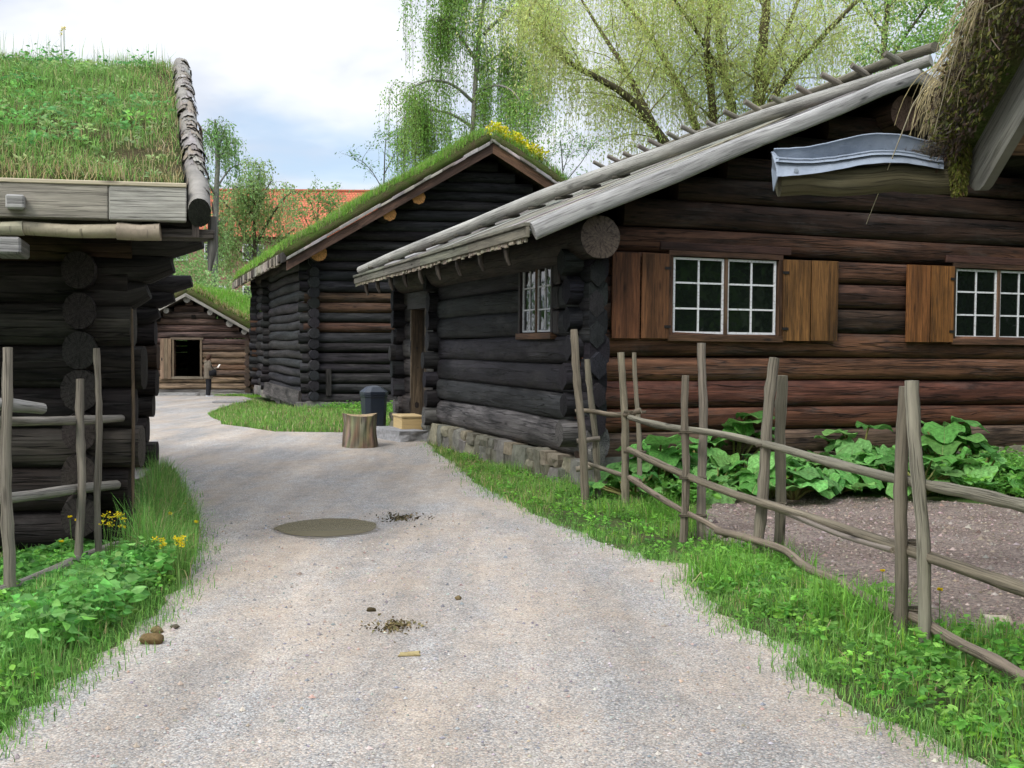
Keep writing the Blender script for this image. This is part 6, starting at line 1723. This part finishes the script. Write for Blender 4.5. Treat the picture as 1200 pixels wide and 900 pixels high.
def bush(name, label, c, rx, ry, rz, n, ll, cols, seed, lobes=9, group=None):
    rg = np.random.default_rng(seed); T0 = root(name, label, 'bush', c, group)
    L = rg.normal(0, 1, (lobes, 3)); L /= np.linalg.norm(L, axis=1, keepdims=True); L = L * np.array([rx, ry, rz]) * .55; L[:, 2] = np.abs(L[:, 2]) + rz * .25
    i = rg.integers(0, lobes, n); d = rg.normal(0, 1, (n, 3)); d /= np.linalg.norm(d, axis=1, keepdims=True)
    P = np.array(c) + L[i] + d * rg.uniform(.55, 1.05, (n, 1)) * np.array([rx, ry, rz]) * .5
    P = P[P[:, 2] > c.z + .05]; n = len(P)
    D = rg.normal(0, 1, (n, 3)); D[:, 2] -= .3
    k = tints(lobes, cols, .2, rg)[i[:n]]
    Q, T = leaves(P, D, rg.uniform(.6, 1.3, n) * ll, rg.uniform(.4, .7, n) * ll, k * rg.uniform(.75, 1.25, (n, 1)), rg, False)
    m = MB(); rr_ = random.Random(seed)
    for q in range(7): e = Vector(L[q % lobes]) * 1.1; m.tube([c, c + e * .5 + Vector((0, 0, .2)), c + e], [.05, .035, .012], (.08, .065, .045), K=5)
    m.build('stems', ['bark'], T0); quadmesh('foliage', Q, T, 'leaf', T0)
FG = [(.20, .34, .11), (.25, .39, .13), (.16, .27, .09)]
for k, (px, Y, rx, rz, lab, cols) in enumerate(((258, 55, 2.6, 5.0, 'pale green bush right behind the far barn roof, beside the left turf roof', [(.26, .38, .15), (.31, .43, .18)]), (292, 54, 2.6, 4.4, 'bright green bush between the far barn and the tall barn', FG), (322, 57, 2.8, 6.0, 'dull green bush under the weeping tree, next to the tall barn eave', [(.19, .31, .10), (.23, .36, .12)]), (225, 57, 3.0, 6.0, 'dark bush hidden mostly by the left log building', FG), (200, 60, 3.2, 7.0, 'large bush far behind the left log building', FG))):
    bush('bush', lab, Vector((at(px, 400, Y).x, Y, -.4)), rx, rx * .9, rz, 6500, .17, cols, 200 + k)
# trees right of the garden (they show in the window panes)
for k, (x, y, h) in enumerate(((17, 9, 11), (19, 3.5, 13), (23, -2, 12), (26, -8, 13), (24, 8, 14), (19, -9, 12))):
    rg = random.Random(k); T0 = root('broadleaf_tree', ['dark leafy tree right of the garden, nearest the long house', 'dark leafy tree right of the garden, second from the long house', 'dark leafy tree beyond the right turf house', 'dark leafy tree at the far end of the right tree row', 'tallest dark leafy tree in the second row right of the garden', 'dark leafy tree behind the right turf roofed house'][k], 'tree', Vector((x, y, 0)))
    m = MB(); m.tube([(x, y, 0), (x + .2, y, h * .35), (x - .1, y, h * .8)], [.3, .22, .06], (.06, .05, .04), K=8); m.build('trunk', ['bark'], T0)
    n = 3200; d = NR.normal(0, 1, (n, 3)); d /= np.linalg.norm(d, axis=1, keepdims=True); q = d * NR.uniform(.5, 1, (n, 1)) * np.array([h * .36, h * .36, h * .46]) * (1 + .2 * np.sin(d[:, :1] * 7 + d[:, 2:] * 6)) + np.array([x, y, h * .53])
    q = q[q[:, 2] > .3]; n = len(q); D = NR.normal(0, 1, (n, 3)); Q, T = leaves(q, D, NR.uniform(.5, .9, n), NR.uniform(.35, .6, n), tints(n, [(.07, .16, .03), (.10, .21, .04), (.05, .11, .025)], .3), NR, False); quadmesh('crown', Q, T, 'leaf', T0)
# far wood closing the horizon
n = 16000; a = NR.uniform(0, 2 * pi, n); q = NR.uniform(150, 185, n); hh = 9 + 3 * np.sin(a * 23) + 2 * np.sin(a * 57 + 1)
P = np.stack([np.cos(a) * q, np.sin(a) * q, NR.uniform(-.02, 1, n) * hh - .5], 1); D = NR.normal(0, 1, (n, 3)); Q, T = leaves(P, D, NR.uniform(1.5, 3, n), NR.uniform(1., 2., n), tints(n, [(.055, .12, .03), (.075, .15, .04), (.045, .09, .025)], .25), NR, False)
tag(quadmesh('far_wood', Q, T, 'leaf'), 'distant belt of trees closing the horizon', kind='stuff')

# ------------------------------------------------------------------ camera, sky, light
cd = bpy.data.cameras.new('camera'); cam = bpy.data.objects.new('camera', cd); COL.objects.link(cam)
cd.sensor_width = 36; cd.lens = F / 1200 * 36; cd.clip_end = 4000; cd.clip_start = .05
cam.matrix_world = Matrix(((rt.x, up.x, -fw.x, CAM.x), (rt.y, up.y, -fw.y, CAM.y), (rt.z, up.z, -fw.z, CAM.z), (0, 0, 0, 1)))
SC.camera = cam
wd = bpy.data.worlds.new('World'); SC.world = wd; wd.use_nodes = True
nt = wd.node_tree; nt.nodes.clear()
def wn(t, **k):
    n = nt.nodes.new(t)
    for a, b in k.items(): setattr(n, a, b)
    return n
SUN_EL, SUN_AZ = 48, 215       # azimuth clockwise from +Y
sky = wn('ShaderNodeTexSky', sky_type='NISHITA'); sky.sun_disc = False
sky.sun_elevation = radians(SUN_EL); sky.sun_rotation = radians(SUN_AZ); sky.air_density = 1.0; sky.dust_density = 1.5
tc = wn('ShaderNodeTexCoord'); sp = wn('ShaderNodeSeparateXYZ'); nt.links.new(tc.outputs['Generated'], sp.inputs[0])
def wm(op, a, b=0.):
    n = wn('ShaderNodeMath', operation=op)
    for i, v in enumerate((a, b)):
        if hasattr(v, 'links'): nt.links.new(v, n.inputs[i])
        else: n.inputs[i].default_value = v
    return n.outputs[0]
zz = wm('ADD', wm('MAXIMUM', sp.outputs[2], 0.), .22)
cb = wn('ShaderNodeCombineXYZ'); nt.links.new(wm('DIVIDE', sp.outputs[0], zz), cb.inputs[0]); nt.links.new(wm('DIVIDE', sp.outputs[1], zz), cb.inputs[1])
mp = wn('ShaderNodeMapping'); nt.links.new(cb.outputs[0], mp.inputs[0]); mp.inputs['Location'].default_value = (3.1, 1.9, 0); mp.inputs['Scale'].default_value = (1, 1.15, 1)
def wnoise(sc, de, ro, di=0.):
    n = wn('ShaderNodeTexNoise'); nt.links.new(mp.outputs[0], n.inputs['Vector'])
    n.inputs['Scale'].default_value = sc; n.inputs['Detail'].default_value = de; n.inputs['Roughness'].default_value = ro; n.inputs['Distortion'].default_value = di
    return n.outputs['Fac']
def wr_(v, a, b, c, d):
    n = wn('ShaderNodeMapRange', interpolation_type='SMOOTHSTEP'); nt.links.new(v, n.inputs[0])
    for i, x in enumerate((a, b, c, d)): n.inputs[i + 1].default_value = x
    return n.outputs[0]
cover = wr_(wnoise(1.15, 5, .5, .3), .34, .54, .30, 1)
shade = wr_(wnoise(1.6, 5, .55, .2), .36, .60, 0, 1)
def wmix(f, a, b):
    n = wn('ShaderNodeMix', data_type='RGBA')
    nt.links.new(f, n.inputs[0])
    for i, v in ((6, a), (7, b)):
        if hasattr(v, 'links'): nt.links.new(v, n.inputs[i])
        else: n.inputs[i].default_value = (*v, 1)
    return n.outputs[2]
cloud = wmix(shade, (10.2, 10.4, 10.7), (7.0, 7.6, 8.8))
skyb = wn('ShaderNodeVectorMath', operation='SCALE'); nt.links.new(sky.outputs[0], skyb.inputs[0]); skyb.inputs[3].default_value = 1.6
zen = wm('ADD', .88, wm('MULTIPLY', wr_(sp.outputs[2], .25, .95, 0., 1.), 1.5))
cl2 = wn('ShaderNodeVectorMath', operation='SCALE'); nt.links.new(cloud, cl2.inputs[0]); nt.links.new(zen, cl2.inputs[3])
skyc = wmix(cover, skyb.outputs[0], cl2.outputs[0])
bg = wn('ShaderNodeBackground'); nt.links.new(skyc, bg.inputs[0]); bg.inputs[1].default_value = .085
wo = wn('ShaderNodeOutputWorld'); nt.links.new(bg.outputs[0], wo.inputs[0])
sl = bpy.data.lights.new('sun', 'SUN'); sl.energy = 1.5; sl.angle = radians(15); sl.color = (1, .96, .9)
so = bpy.data.objects.new('sun', sl); COL.objects.link(so)
az = radians(SUN_AZ); el = radians(SUN_EL)
sd = Vector((sin(az) * cos(el), cos(az) * cos(el), sin(el)))
so.rotation_euler = (-sd).to_track_quat('-Z', 'Y').to_euler(); so.location = (0, 0, 40)
SC.view_settings.view_transform = 'Standard'; SC.view_settings.look = 'None'; SC.view_settings.gamma = 1
SC.view_settings.use_curve_mapping = False; SC.view_settings.exposure = .5
SC.render.engine = 'CYCLES'
SC.cycles.use_denoising = True
SC.cycles.max_bounces = 4; SC.cycles.diffuse_bounces = 2; SC.cycles.glossy_bounces = 2; SC.cycles.transmission_bounces = 4; SC.cycles.transparent_max_bounces = 8
SC.cycles.use_adaptive_sampling = True; SC.cycles.adaptive_threshold = .03
